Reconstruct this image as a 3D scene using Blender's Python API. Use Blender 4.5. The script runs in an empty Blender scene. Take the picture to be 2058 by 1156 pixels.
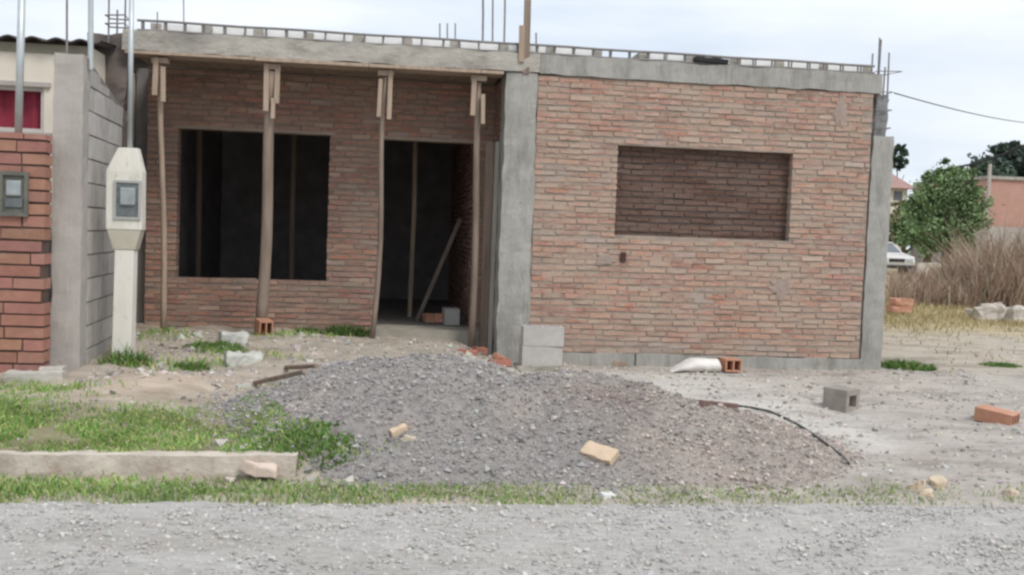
import bpy, bmesh, math, random
import numpy as np
from mathutils import Matrix, Vector, noise as mnoise

random.seed(7); rng = np.random.default_rng(11)
C = bpy.context.scene.collection

# ------------------------------------------------------------------ camera
F, W, H = 2000.0, 2058, 1156
TH, RO, PT = math.radians(7.0), math.radians(2.1), math.atan(108 / F)
EYE = np.array([0.0, 0.0, 1.5])
FWD = np.array([math.sin(TH) * math.cos(PT), math.cos(TH) * math.cos(PT), -math.sin(PT)])
_r = np.array([math.cos(TH), -math.sin(TH), 0.0]); _u = np.cross(_r, FWD)
RT = math.cos(RO) * _r + math.sin(RO) * _u
UP = -math.sin(RO) * _r + math.cos(RO) * _u

def ray(px, py): return FWD + RT * ((px - W / 2) / F) + UP * ((H / 2 - py) / F)
def P(px, py, y):                       # point of the photo on the upright plane at depth y
    d = ray(px, py); return EYE + d * (y / d[1])

cam_d = bpy.data.cameras.new('camera'); cam = bpy.data.objects.new('camera', cam_d); C.objects.link(cam)
m = Matrix.Identity(4)
for i in range(3):
    m[i][0], m[i][1], m[i][2], m[i][3] = RT[i], UP[i], -FWD[i], EYE[i]
cam.matrix_world = m
cam_d.sensor_width = 36; cam_d.lens = 36 * F / W; cam_d.clip_end = 2000; cam_d.clip_start = 0.05
sc = bpy.context.scene; sc.camera = cam

# ------------------------------------------------------------------ materials
def M(name, c1, c2=None, scale=5, bump=0.4, bscale=45, rough=0.92, metal=0.0, smear=None, bdist=0.012, c3=None, spec=0.25, stretch=None):
    c2 = c2 or tuple(x * 0.75 for x in c1)
    mt = bpy.data.materials.new(name); mt.use_nodes = True
    n = mt.node_tree.nodes; l = mt.node_tree.links
    b = n['Principled BSDF']; b.inputs['Roughness'].default_value = rough
    b.inputs['Metallic'].default_value = metal; b.inputs['Specular IOR Level'].default_value = spec
    tc = n.new('ShaderNodeTexCoord'); src = tc.outputs['Object']
    if stretch:
        mp = n.new('ShaderNodeMapping'); mp.inputs['Scale'].default_value = stretch
        l.new(src, mp.inputs['Vector']); src = mp.outputs['Vector']
    def nz(s, det=6, ro=0.6):
        t = n.new('ShaderNodeTexNoise'); t.inputs['Scale'].default_value = s
        t.inputs['Detail'].default_value = det; t.inputs['Roughness'].default_value = ro
        l.new(src, t.inputs['Vector']); return t.outputs['Fac']
    def ramp(fac, stops):
        r = n.new('ShaderNodeValToRGB'); l.new(fac, r.inputs['Fac']); e = r.color_ramp.elements
        e[0].position, e[0].color = stops[0][0], (*stops[0][1], 1)
        e[1].position, e[1].color = stops[-1][0], (*stops[-1][1], 1)
        for p_, c_ in stops[1:-1]:
            x = e.new(p_); x.color = (*c_, 1)
        return r.outputs['Color']
    stops = [(0.3, c2), (0.7, c1)] if c3 is None else [(0.28, c2), (0.5, c1), (0.72, c3)]
    col = ramp(nz(scale), stops)
    at = n.new('ShaderNodeAttribute'); at.attribute_name = 'tone'
    mx = n.new('ShaderNodeMix'); mx.data_type = 'RGBA'; mx.blend_type = 'MULTIPLY'; mx.inputs['Factor'].default_value = 1
    l.new(col, mx.inputs['A']); l.new(at.outputs['Color'], mx.inputs['B']); out = mx.outputs['Result']
    for s in (smear or []):             # cement smears, dirt: (colour, noise scale, from, to, amount)
        f = ramp(nz(s[1], 8, 0.65), [(s[2], (0, 0, 0)), (s[3], (s[4],) * 3)])
        m2 = n.new('ShaderNodeMix'); m2.data_type = 'RGBA'
        l.new(f, m2.inputs['Factor']); l.new(out, m2.inputs['A']); m2.inputs['B'].default_value = (*s[0], 1); out = m2.outputs['Result']
    l.new(out, b.inputs['Base Color'])
    if bump:
        bp = n.new('ShaderNodeBump'); bp.inputs['Strength'].default_value = bump; bp.inputs['Distance'].default_value = bdist
        l.new(nz(bscale, 8, 0.65), bp.inputs['Height']); l.new(bp.outputs['Normal'], b.inputs['Normal'])
    return mt

MORT = (0.41, 0.325, 0.255)
m_brick = M('brick_clay', (1, 1, 1), (0.70, 0.69, 0.70), 14, 0.9, 40, stretch=(.55, 1, 1.5), smear=[((.43, .25, .18), 1.3, 0.46, 0.62, 0.5), (MORT, 2.2, 0.49, 0.60, 0.6), ((.27, .165, .13), 2.6, 0.56, 0.70, 0.5), (MORT, 7, 0.47, 0.61, 0.55), (MORT, 17, 0.46, 0.62, 0.72), ((0.47, 0.40, 0.33), 24, 0.56, 0.68, 0.7), ((0.20, 0.13, 0.105), 19, 0.60, 0.70, 0.65), ((0.33, 0.315, 0.295), 1.7, 0.55, 0.68, 0.6)])
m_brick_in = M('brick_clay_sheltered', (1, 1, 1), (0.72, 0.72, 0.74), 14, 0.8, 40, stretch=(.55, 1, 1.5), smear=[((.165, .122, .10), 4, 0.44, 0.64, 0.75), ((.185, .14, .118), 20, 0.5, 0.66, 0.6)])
m_mortar = M('mortar', MORT, (0.25, 0.21, 0.18), 7, 0.8, 60)
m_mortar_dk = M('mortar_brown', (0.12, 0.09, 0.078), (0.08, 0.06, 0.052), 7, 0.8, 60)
m_conc = M('concrete_grey', (0.34, 0.33, 0.30), (0.24, 0.235, 0.215), 3.0, 0.9, 22, c3=(0.40, 0.38, 0.345), smear=[((0.22, 0.205, 0.18), 5, 0.54, 0.66, 0.6), ((0.43, 0.40, 0.35), 7, 0.56, 0.68, 0.5), ((0.17, 0.16, 0.145), 38, 0.62, 0.69, 0.6)], stretch=(1.4, 1, 0.4), bdist=.02)
m_beam = M('concrete_beam', (0.40, 0.375, 0.33), (0.27, 0.25, 0.225), 2.2, 0.8, 20, c3=(0.46, 0.43, 0.38), smear=[((0.21, 0.19, 0.165), 3.5, 0.54, 0.66, 0.6), ((0.48, 0.43, 0.36), 8, 0.56, 0.68, 0.5), ((0.16, 0.15, 0.13), 36, 0.62, 0.69, 0.6)], stretch=(.6, 1, 1.3), bdist=.02)
m_plaster = M('grey_render', (0.40, 0.365, 0.335), (0.31, 0.285, 0.262), 2.0, 0.5, 30, c3=(0.44, 0.405, 0.375), stretch=(1.3, 1, 0.4), smear=[((.27, .24, .215), 3, .55, .68, .5), ((.22, .2, .18), 30, .62, .7, .5)])
m_block = M('concrete_block', (0.50, 0.475, 0.45), (0.40, 0.38, 0.355), 6, 0.7, 60, smear=[((0.2, 0.18, 0.17), 5, 0.6, 0.7, 0.4)])
m_joint = M('block_joint', (0.25, 0.235, 0.22), (0.17, 0.155, 0.145), 9)
m_cream = M('cream_paint', (0.70, 0.64, 0.54), (0.60, 0.55, 0.46), 1.5, 0.25, 30, rough=0.85)
m_metercream = M('meter_post_cement', (0.74, 0.71, 0.64), (0.65, 0.62, 0.55), 5, 0.3, 40, smear=[((0.40, 0.37, 0.29), 3.5, 0.52, 0.70, 0.55), ((.30, .27, .21), 14, .58, .70, .45)], stretch=(1.4, 1, .5))
m_white = M('white_paint', (0.78, 0.77, 0.74), (0.68, 0.67, 0.65), 4, 0.1, 30, rough=0.6)
m_foam = M('white_foam', (0.86, 0.86, 0.84), (0.74, 0.74, 0.72), 6, 0.3, 60, rough=0.8)
m_wood = M('raw_timber', (0.46, 0.36, 0.275), (0.30, 0.225, 0.17), 5, 0.5, 40, stretch=(3, 3, 0.35))
m_wood_gr = M('weathered_timber', (0.32, 0.25, 0.20), (0.18, 0.135, 0.105), 5, 0.5, 40, stretch=(3, 3, 0.3))
m_rebar = M('rusty_rebar', (0.25, 0.235, 0.225), (0.17, 0.155, 0.15), 12, 0.3, 80, rough=0.75)
m_galv = M('galvanised_steel', (0.52, 0.55, 0.55), (0.42, 0.45, 0.45), 6, 0.1, 60, rough=0.45, metal=0.5)
m_glassdk = M('smoked_meter_glass', (0.16, 0.18, 0.185), (0.08, 0.09, 0.095), 20, 0.0, rough=0.25, spec=0.5)
m_meter = M('meter_plastic', (0.36, 0.39, 0.40), (0.24, 0.26, 0.27), 12, 0.1, rough=0.5)
m_dark = M('black_plastic', (0.03, 0.03, 0.032), (0.02, 0.02, 0.02), 6, 0.1, rough=0.6)
m_red = M('red_curtain', (0.29, 0.045, 0.06), (0.19, 0.025, 0.055), 3, 0.3, 9, stretch=(5, 5, 0.4))
m_roof = M('dark_roof_sheet', (0.12, 0.105, 0.10), (0.07, 0.06, 0.06), 6, 0.3)
m_orange = M('hollow_clay_brick', (0.54, 0.28, 0.185), (0.41, 0.205, 0.135), 8, 0.6, 50, smear=[((.46, .37, .30), 9, .54, .68, .6)])
m_yelbrick = M('pale_clay_brick', (0.64, 0.49, 0.35), (0.53, 0.40, 0.28), 8, 0.6, 50, smear=[((.40, .34, .28), 12, .56, .68, .5)])
m_tan = M('tan_stone', (0.58, 0.49, 0.385), (0.42, 0.34, 0.25), 12, 0.6, 30)
m_stone = M('stone', (1, 1, 1), (0.8, 0.8, 0.8), 40, 0.5, 120)
m_heap = M('gravel_fines', (0.36, 0.33, 0.308), (0.24, 0.22, 0.205), 18, 1.0, 70, c3=(0.42, 0.39, 0.36), bdist=0.03, smear=[((0.22, 0.17, 0.15), 1.5, 0.56, 0.72, 0.6)])
m_road = M('road_gravel', (0.49, 0.465, 0.435), (0.37, 0.35, 0.33), 16, 1.0, 70, c3=(0.57, 0.545, 0.51), bdist=0.02, stretch=(.5, 1.3, 1), smear=[((0.38, 0.345, 0.30), 1.1, 0.48, 0.66, 0.7), ((0.58, 0.555, 0.52), 2.3, 0.52, 0.7, 0.5), ((0.58, 0.56, 0.54), 34, 0.57, 0.68, 0.5), ((0.24, 0.23, 0.22), 40, 0.60, 0.70, 0.5)])
m_ground = M('earth', (1, 1, 1), (0.66, 0.65, 0.62), 3, 1.0, 30, c3=(1.15, 1.14, 1.12), bdist=0.03, smear=[((0.22, 0.185, 0.145), 9, 0.56, 0.68, 0.5), ((0.60, 0.55, 0.48), 6, 0.56, 0.70, 0.5), ((0.20, 0.18, 0.15), 2.3, 0.58, 0.70, 0.35)], stretch=(.6, 1.3, 1))
m_kerb = M('kerb_concrete', (0.52, 0.455, 0.385), (0.39, 0.335, 0.28), 5, 0.9, 30, c3=(0.60, 0.54, 0.46), smear=[((0.34, 0.22, 0.17), 6, 0.58, 0.7, 0.5)])
m_grass = M('grass_blade', (1, 1, 1), (0.85, 0.85, 0.85), 3, 0, rough=0.7)
m_leaf = M('leaf', (1, 1, 1), (0.8, 0.8, 0.8), 3, 0, rough=0.65)
m_bark = M('bark', (0.13, 0.10, 0.075), (0.07, 0.055, 0.04), 12, 0.8)
m_carw = M('dusty_white_car_paint', (0.60, 0.58, 0.56), (0.52, 0.50, 0.48), 3, 0, rough=0.4, spec=0.5)
m_tile = M('pink_roof_tile', (0.36, 0.225, 0.20), (0.27, 0.17, 0.15), 4, 0.5, 10)
m_redbrick = M('far_red_brick', (0.47, 0.29, 0.24), (0.38, 0.22, 0.18), 2, 0.5, 10, smear=[((.36, .17, .13), 4, .55, .68, .5)])
m_card = M('pale_debris', (0.66, 0.54, 0.40), (0.50, 0.40, 0.29), 8, 0.4)
m_sack = M('white_sack', (0.76, 0.72, 0.68), (0.62, 0.58, 0.54), 4, 0.5, 14, rough=0.8)
m_floor = M('rough_floor', (0.36, 0.33, 0.275), (0.26, 0.24, 0.20), 4, 0.6, 30)

# ------------------------------------------------------------------ mesh helpers
def fbm(x, y, f, seed):
    g = np.random.default_rng(seed); r = np.zeros(np.broadcast(x, y).shape)
    for k in range(14):
        a = g.uniform(0, 6.283); fr = f * (1 + 2.2 * g.random()); am = f / fr
        r = r + am * np.sin(fr * (x * math.cos(a) + y * math.sin(a)) + g.uniform(0, 6.283))
    return r / 4.0

class MB:
    def __init__(s): s.v = []; s.f = []; s.mi = []; s.t = []; s.n = 0
    def raw(s, v, f, mi=0, tone=(1, 1, 1)):
        v = np.asarray(v, float).reshape(-1, 3); o = s.n
        s.v.append(v); s.n += len(v)
        t = np.asarray(tone, float); t = np.tile(t, (len(v), 1)) if t.ndim == 1 else t
        s.t.append(t)
        for q in f: s.f.append([i + o for i in q]); s.mi.append(mi)
        return s
    def box(s, a, b, mi=0, tone=(1, 1, 1), jit=0.0):
        (x0, y0, z0), (x1, y1, z1) = a, b
        v = np.array([(x0, y0, z0), (x1, y0, z0), (x1, y1, z0), (x0, y1, z0), (x0, y0, z1), (x1, y0, z1), (x1, y1, z1), (x0, y1, z1)], float)
        if jit: v += rng.uniform(-jit, jit, v.shape)
        return s.raw(v, [(0, 3, 2, 1), (4, 5, 6, 7), (0, 1, 5, 4), (1, 2, 6, 5), (2, 3, 7, 6), (3, 0, 4, 7)], mi, tone)
    def obox(s, c, size, rot=(0, 0, 0), mi=0, tone=(1, 1, 1), jit=0.0):
        from mathutils import Euler
        R = np.array(Euler(rot).to_matrix()); h = np.array(size) / 2
        v = np.array([(sx * h[0], sy * h[1], sz * h[2]) for sz in (-1, 1) for sx, sy in ((-1, -1), (1, -1), (1, 1), (-1, 1))])
        if jit: v += rng.uniform(-jit, jit, v.shape)
        return s.raw(v @ R.T + np.asarray(c), [(0, 3, 2, 1), (4, 5, 6, 7), (0, 1, 5, 4), (1, 2, 6, 5), (2, 3, 7, 6), (3, 0, 4, 7)], mi, tone)
    def tube(s, pts, r, seg=8, mi=0, tone=(1, 1, 1), square=False):
        pts = [np.asarray(p, float) for p in pts]; rs = r if hasattr(r, '__len__') else [r] * len(pts)
        if square: seg = 4
        rings = []
        for i, p in enumerate(pts):
            d = pts[min(i + 1, len(pts) - 1)] - pts[max(i - 1, 0)]; d /= np.linalg.norm(d) + 1e-9
            ref = np.array([0, 1, 0]) if abs(d[1]) < 0.9 else np.array([1, 0, 0])
            a = np.cross(d, ref); a /= np.linalg.norm(a); b = np.cross(d, a)
            o = math.pi / 4 if square else 0
            rings.append([p + rs[i] * (math.cos(o + 6.2832 * k / seg) * a + math.sin(o + 6.2832 * k / seg) * b) for k in range(seg)])
        v = np.array(rings).reshape(-1, 3); f = []
        for i in range(len(pts) - 1):
            for k in range(seg):
                k2 = (k + 1) % seg; f.append((i * seg + k, i * seg + k2, (i + 1) * seg + k2, (i + 1) * seg + k))
        f.append(tuple(range(seg))[::-1]); f.append(tuple((len(pts) - 1) * seg + k for k in range(seg)))
        return s.raw(v, f, mi, tone)
    def build(s, name, mats, parent=None, loc=None, bevel=0, rough=None, smooth=False):
        v = np.concatenate(s.v); t = np.concatenate(s.t)
        if parent is not None:
            r = parent
            off = np.zeros(3)
            while r is not None: off += np.array(r.location); r = r.parent
        else:
            off = np.array(loc, float) if loc is not None else np.array([(v[:, 0].min() + v[:, 0].max()) / 2, (v[:, 1].min() + v[:, 1].max()) / 2, v[:, 2].min()])
        me = bpy.data.meshes.new(name); me.from_pydata((v - off).tolist(), [], s.f)
        a = me.color_attributes.new('tone', 'FLOAT_COLOR', 'POINT')
        a.data.foreach_set('color', np.hstack([t, np.ones((len(t), 1))]).astype(np.float32).ravel())
        for mt in (mats if isinstance(mats, (list, tuple)) else [mats]): me.materials.append(mt)
        me.polygons.foreach_set('material_index', np.array(s.mi, dtype=np.int32))
        if rough or bevel:
            bm = bmesh.new(); bm.from_mesh(me)
            if bevel: bmesh.ops.bevel(bm, geom=bm.edges[:], offset=bevel, segments=2, affect='EDGES', profile=0.6)
            if rough:
                step, amp, fr = rough
                for _ in range(6):
                    e = [x for x in bm.edges if x.calc_length() > step]
                    if not e: break
                    bmesh.ops.subdivide_edges(bm, edges=e, cuts=1, use_grid_fill=True)
                bm.normal_update()
                for x in bm.verts:
                    q = x.co * fr; x.co += amp * Vector((mnoise.noise(q), mnoise.noise(q + Vector((7, 3, 1))), mnoise.noise(q + Vector((2, 9, 5)))))
                    q = x.co * fr * 3.1; x.co += 0.4 * amp * Vector((mnoise.noise(q), mnoise.noise(q + Vector((7, 3, 1))), mnoise.noise(q + Vector((2, 9, 5)))))
            bm.to_mesh(me); bm.free()
        if smooth: me.polygons.foreach_set('use_smooth', np.ones(len(me.polygons), dtype=bool))
        me.update()
        o = bpy.data.objects.new(name, me); C.objects.link(o)
        if parent is not None: o.parent = parent
        else: o.location = off
        return o

def big(name, v, f, mat, tone, loc=(0, 0, 0), parent=None, smooth=False):   # large triangle/quad meshes from arrays
    n, k = f.shape
    me = bpy.data.meshes.new(name); me.vertices.add(len(v)); me.vertices.foreach_set('co', (v - np.array(loc)).astype(np.float32).ravel())
    me.loops.add(n * k); me.loops.foreach_set('vertex_index', f.astype(np.int32).ravel())
    me.polygons.add(n); me.polygons.foreach_set('loop_start', np.arange(0, n * k, k, dtype=np.int32))
    me.polygons.foreach_set('use_smooth', np.full(n, smooth))
    me.update(calc_edges=True); me.validate()
    a = me.color_attributes.new('tone', 'FLOAT_COLOR', 'POINT')
    a.data.foreach_set('color', np.hstack([tone, np.ones((len(tone), 1))]).astype(np.float32).ravel())
    me.materials.append(mat); o = bpy.data.objects.new(name, me); C.objects.link(o)
    if parent is not None: o.parent = parent
    else: o.location = loc
    return o

def tag(o, label, cat=None, group=None, kind=None):
    o['label'] = label
    if cat: o['category'] = cat
    if group: o['group'] = group
    if kind: o['kind'] = kind
    return o

def thing(name, loc, label, cat, group=None):
    o = bpy.data.objects.new(name, None); C.objects.link(o); o.location = [float(x) for x in loc]; o.empty_display_size = 0.2
    return tag(o, label, cat, group)

# ------------------------------------------------------------------ terrain
def sstep(a, b, x):
    t = np.clip((x - a) / (b - a), 0, 1); return t * t * (3 - 2 * t)
def bumpf(x, y, cx, cy, rx, ry, h): return h * np.exp(-(((x - cx) / rx) ** 2 + ((y - cy) / ry) ** 2))
def ground_h(x, y):
    x = np.asarray(x, float); y = np.asarray(y, float)
    left = np.interp(y, [-500, 5.35, 5.6, 5.92, 6.02, 7.0, 8.5, 9.6, 10.6, 60], [-.06, -.06, -.01, .0, .125, .19, .25, .33, .36, .36])
    right = np.interp(y, [-500, 5.35, 5.7, 6.1, 7.5, 9.0, 10.0, 12.5, 60], [-.06, -.06, .0, .05, .10, .14, .17, .28, .33])
    k = sstep(-0.7, 0.5, x) * (1 - sstep(0.4, 1.2, 1.7 - x) * sstep(8.6, 9.8, y)); k = np.where((y < 6.3) & (x > -0.35), 1, k)
    z = left * (1 - k) + right * k
    z = z + bumpf(x, y, -1.75, 7.9, .42, .38, .10) + bumpf(x, y, -2.1, 9.9, .35, .3, .10) + bumpf(x, y, -1.0, 10.2, .8, .3, .05)
    z = z + bumpf(x, y, 5.4, 9.6, .7, .35, .05) + bumpf(x, y, 1.0, 9.5, .5, .25, .04)
    near = sstep(5.3, 5.8, y) * (1 - sstep(40, 60, y))
    z = z + near * ((.012 + .016 * sstep(7.2, 8, y) * (1 - sstep(.2, 1, x))) * fbm(x, y, 5, 3) + (.008 + .012 * sstep(7.2, 8, y) * (1 - sstep(.2, 1, x))) * fbm(x, y, 17, 4) + .05 * fbm(x, y, .5, 5) * sstep(12, 20, y))
    return z
def cone(x, y, cx, cy, rx, ry0, ry1, h):
    ry = np.where(y < cy, ry0, ry1); r = np.sqrt(((x - cx) / rx) ** 2 + ((y - cy) / ry) ** 2)
    return h * (1.02 - np.sqrt(r * r + 0.03)) / (1.02 - math.sqrt(0.03))
def heap_h(x, y):
    a = cone(x, y, 0.38, 7.2, 1.52, 1.42, 1.1, 0.52)
    b = cone(x, y, 1.30, 7.1, 1.5, 1.3, .9, 0.43)
    c = cone(x, y, 2.05, 6.75, 1.2, 1.0, .75, 0.31)
    hh = np.maximum(np.maximum(a, b), c)
    hh = hh + np.clip(hh + .05, 0, .15) * (0.27 * fbm(x, y, 4.5, 21) + 0.18 * fbm(x, y, 13, 22)) + 0.012 * fbm(x, y, 30, 23)
    return hh
def top_h(x, y): return ground_h(x, y) + np.maximum(heap_h(x, y), 0)
def G(px, py, lift=0.0):                # point of the photo on the ground or heap
    d = ray(px, py); t = 3.0
    while t < 60:
        p = EYE + d * t
        if p[2] < float(top_h(p[0], p[1])): break
        t += 0.01
    return p + np.array([0, 0, lift])

xs = np.concatenate([-np.geomspace(600, 6.2, 40), np.arange(-6, 9, 0.06), np.geomspace(9.2, 600, 40)])
ys = np.concatenate([-np.geomspace(300, 1, 14), np.arange(-.5, 5, .25), np.arange(5.2, 13.5, 0.055), np.geomspace(13.6, 900, 70)])
X, Yg = np.meshgrid(xs, ys); Zg = ground_h(X, Yg)
tan = np.array([.44, .38, .31]); sand = np.array([.52, .42, .33]); cem = np.array([.58, .545, .50]); soil = np.array([.27, .24, .145]); dry = np.array([.42, .34, .19]); greyd = np.array([.44, .395, .35])
T = np.ones(X.shape + (3,)) * tan
def blend(mask, c):
    global T
    T = T * (1 - mask[..., None]) + c * mask[..., None]
nz1 = fbm(X, Yg, 2.2, 31); nz2 = fbm(X, Yg, 7, 32)
blend(np.clip(sstep(.5, 1.8, X + .35 * nz1) * (1 - sstep(9.6, 10.6, Yg)), 0, 1), greyd)
cm = np.exp(-((X - (2.6 + .62 * (9 - Yg) * .35)) / 1.35) ** 2) * sstep(6.2, 7.2, Yg + .4 * nz1) * (1 - sstep(9.4, 10.0, Yg + .2 * nz1))
blend(np.clip(cm * (1.05 + .5 * nz2), 0, 1), cem)
blend(np.clip(sstep(3.4, 4.2, X) * (1 - sstep(8.6, 9.2, Yg)) * .6, 0, 1), np.array([.43, .385, .345]))
gm = (1 - sstep(-1.0, -0.3, X + .3 * nz1)) * sstep(5.9, 6.05, Yg) * (1 - sstep(7.0, 7.9, Yg + .5 * nz1 + .55 * sstep(-2.6, -1.4, X)))
blend(np.clip(gm, 0, 1), soil)
blend(np.clip(np.exp(-(((X + 1.75) / .55) ** 2 + ((Yg - 7.85) / .5) ** 2)) * 1.3, 0, 1), sand)
blend(sstep(12.5, 15, Yg + nz1) * (1 - sstep(40, 70, Yg)) * .9, dry)
blend(sstep(45, 80, Yg), np.array([.10, .13, .06]))
idx = np.arange(X.size).reshape(X.shape)
fq = np.stack([idx[:-1, :-1], idx[:-1, 1:], idx[1:, 1:], idx[1:, :-1]], -1).reshape(-1, 4)
gnd = big('ground', np.stack([X, Yg, Zg], -1).reshape(-1, 3), fq, m_ground, T.reshape(-1, 3), smooth=True)
tag(gnd, 'bare earth yard with pale cement dust and soil', kind='structure')

xr = np.concatenate([-np.geomspace(200, 4.2, 20), np.arange(-4, 7, 0.05), np.geomspace(7.2, 200, 20)])
yr = np.concatenate([np.arange(-6, 3.5, .25), np.arange(3.5, 5.95, 0.045)])
X, Yg = np.meshgrid(xr, yr)
Zr = 0.006 * fbm(X, Yg, 6, 41) + .005 * fbm(X, Yg, 22, 42) - 0.11 * sstep(5.3, 5.8, Yg + .06 * fbm(X, Yg, 5, 43) + .04 * fbm(X, Yg, 18, 44))
Zr = Zr + .004
idx = np.arange(X.size).reshape(X.shape); fq = np.stack([idx[:-1, :-1], idx[:-1, 1:], idx[1:, 1:], idx[1:, :-1]], -1).reshape(-1, 4)
tag(big('road', np.stack([X, Yg, Zr], -1).reshape(-1, 3), fq, m_road, np.ones((X.size, 3)), smooth=True), 'pale grey gravel road along the front of the lot', kind='structure')

# stones --------------------------------------------------------------------
_t = (1 + 5 ** .5) / 2
ICO_V = np.array([(-1, _t, 0), (1, _t, 0), (-1, -_t, 0), (1, -_t, 0), (0, -1, _t), (0, 1, _t), (0, -1, -_t), (0, 1, -_t), (_t, 0, -1), (_t, 0, 1), (-_t, 0, -1), (-_t, 0, 1)]) / 1.9
ICO_F = np.array([(0, 11, 5), (0, 5, 1), (0, 1, 7), (0, 7, 10), (0, 10, 11), (1, 5, 9), (5, 11, 4), (11, 10, 2), (10, 7, 6), (7, 1, 8), (3, 9, 4), (3, 4, 2), (3, 2, 6), (3, 6, 8), (3, 8, 9), (4, 9, 5), (2, 4, 11), (6, 2, 10), (8, 6, 7), (9, 8, 1)])
OCT_V = np.array([(1, 0, 0), (-1, 0, 0), (0, 1, 0), (0, -1, 0), (0, 0, 1), (0, 0, -1.0)])
OCT_F = np.array([(0, 2, 4), (2, 1, 4), (1, 3, 4), (3, 0, 4), (2, 0, 5), (1, 2, 5), (3, 1, 5), (0, 3, 5)])
def rotm(n):
    q = rng.normal(size=(n, 4)); q /= np.linalg.norm(q, axis=1)[:, None]; w, x, y, z = q.T
    return np.stack([np.stack([1 - 2 * (y * y + z * z), 2 * (x * y - z * w), 2 * (x * z + y * w)], -1), np.stack([2 * (x * y + z * w), 1 - 2 * (x * x + z * z), 2 * (y * z - x * w)], -1), np.stack([2 * (x * z - y * w), 2 * (y * z + x * w), 1 - 2 * (x * x + y * y)], -1)], 1)
def stones(name, pts, size, tone, mat, loc=(0, 0, 0), parent=None, ico=False):
    BV, BF = (ICO_V, ICO_F) if ico else (OCT_V, OCT_F); n = len(pts); k = len(BV)
    v = BV[None] * (1 + rng.uniform(-.28, .28, (n, k, 1))) * rng.uniform(.6, 1.15, (n, 1, 3)) * size[:, None, None]
    v = np.einsum('nij,nkj->nki', rotm(n), v); v[..., 2] *= .8; v += pts[:, None, :]
    f = (BF[None] + (np.arange(n) * k)[:, None, None]).reshape(-1, 3)
    return big(name, v.reshape(-1, 3), f, mat, np.repeat(tone, k, 0), loc, parent)
def tones(n, base, var=.25, hue=.04):
    return np.clip(np.array(base)[None] * (1 + rng.uniform(-var, var, (n, 1))) * (1 + rng.uniform(-hue, hue, (n, 3))), .02, .9)

n = 26000; px = rng.uniform(-3.2, 5.2, n); py = 3.9 + 1.75 * rng.random(n) ** .9
pz = .004 - 0.11 * sstep(5.3, 5.8, py) + .0
sz = np.clip(rng.lognormal(-5.1, .55, n), .003, .024)
tn = tones(n, (.50, .475, .445), .28); 
tag(stones('road_gravel', np.stack([px, py, pz + sz * .2], -1), sz, tn, m_stone), 'loose grey pebbles spread over the road', kind='stuff')

n = 9000; px = rng.uniform(-2.4, 6.3, n); py = rng.uniform(5.75, 10.3, n); keep = (heap_h(px, py) < .02) & ((px > -.9) | (py > 7.7) | (rng.random(n) < .12)); px, py = px[keep], py[keep]; n = len(px)
sz = np.clip(rng.lognormal(-4.4, .65, n), .005, .06)
sz = np.where(px > 1.5, np.minimum(sz * .75, .03), sz); tn = tones(n, (.46, .42, .38), .45, .08)
tag(stones('rubble_bits', np.stack([px, py, ground_h(px, py) + sz * .1], -1), sz, tn, m_stone), 'small stones and broken bits strewn over the yard', kind='stuff')

# gravel heap -----------------------------------------------------------------
hp = thing('gravel_heap', (.6, 6.8, .05), 'long mound of grey gravel dumped across the front of the lot', 'gravel heap')
xh = np.arange(-1.8, 3.8, .028); yh = np.arange(5.5, 8.6, .028); X, Yg = np.meshgrid(xh, yh); hh = heap_h(X, Yg)
Zh = ground_h(X, Yg) + np.where(hh > -.02, hh, np.maximum(hh, -.12))
idx = np.arange(X.size).reshape(X.shape); fq = np.stack([idx[:-1, :-1], idx[:-1, 1:], idx[1:, 1:], idx[1:, :-1]], -1).reshape(-1, 4)
ok = hh.ravel()[fq].max(1) > -.05; fq = fq[ok]; used = np.unique(fq); rem = -np.ones(X.size, int); rem[used] = np.arange(len(used))
warm = np.clip(sstep(.9, 2.4, X + .3 * fbm(X, Yg, 3, 51)) + .55 * sstep(.15, .8, fbm(X, Yg, 3.5, 53)), 0, 1.2)[..., None]
dkp = np.exp(-(((X - 1.55) / .35) ** 2 + ((Yg - 6.75) / .22) ** 2))[..., None] * np.clip(.7 + .6 * fbm(X, Yg, 6, 52), 0, 1)[..., None]
Th = (1 - warm) * np.array([1, 1, 1.0]) + warm * np.array([1.22, 1.15, 1.09])
big('gravel_body', (np.stack([X, Yg, Zh], -1).reshape(-1, 3))[used], rem[fq], m_heap, (Th * (1 - dkp * np.array([.24, .30, .31]))).reshape(-1, 3)[used], loc=(.6, 6.8, .05), parent=hp, smooth=True)
n = 66000; px = rng.uniform(-1.8, 3.7, n); py = rng.uniform(5.5, 8.4, n); hh = heap_h(px, py); keep = hh > -(.15 - .10 * sstep(1.6, 2.6, px)) * rng.random(n) ** 3; px, py, hh = px[keep], py[keep], np.maximum(hh[keep], 0); n = len(px)
sz = np.clip(rng.lognormal(-5.05, .55, n), .003, .03); w_ = np.clip(sstep(.9, 2.4, px + .3 * fbm(px, py, 3, 51)) + .55 * sstep(.15, .8, fbm(px, py, 3.5, 53)), 0, 1.2)[:, None]
tn = tones(n, (.355, .33, .312), .38, .05) * ((1 - w_) + w_ * np.array([1.25, 1.17, 1.10]))
dk_ = (np.exp(-(((px - 1.55) / .35) ** 2 + ((py - 6.75) / .22) ** 2)) * np.clip(.7 + .6 * fbm(px, py, 6, 52), 0, 1))[:, None]; tn = tn * (1 - dk_ * np.array([.24, .30, .31]))
pb = stones('pebbles', np.stack([px, py, ground_h(px, py) + hh + sz * .25], -1), sz, tn, m_stone, loc=(.6, 6.8, .05), parent=hp); pb['kind'] = 'stuff'

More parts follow.
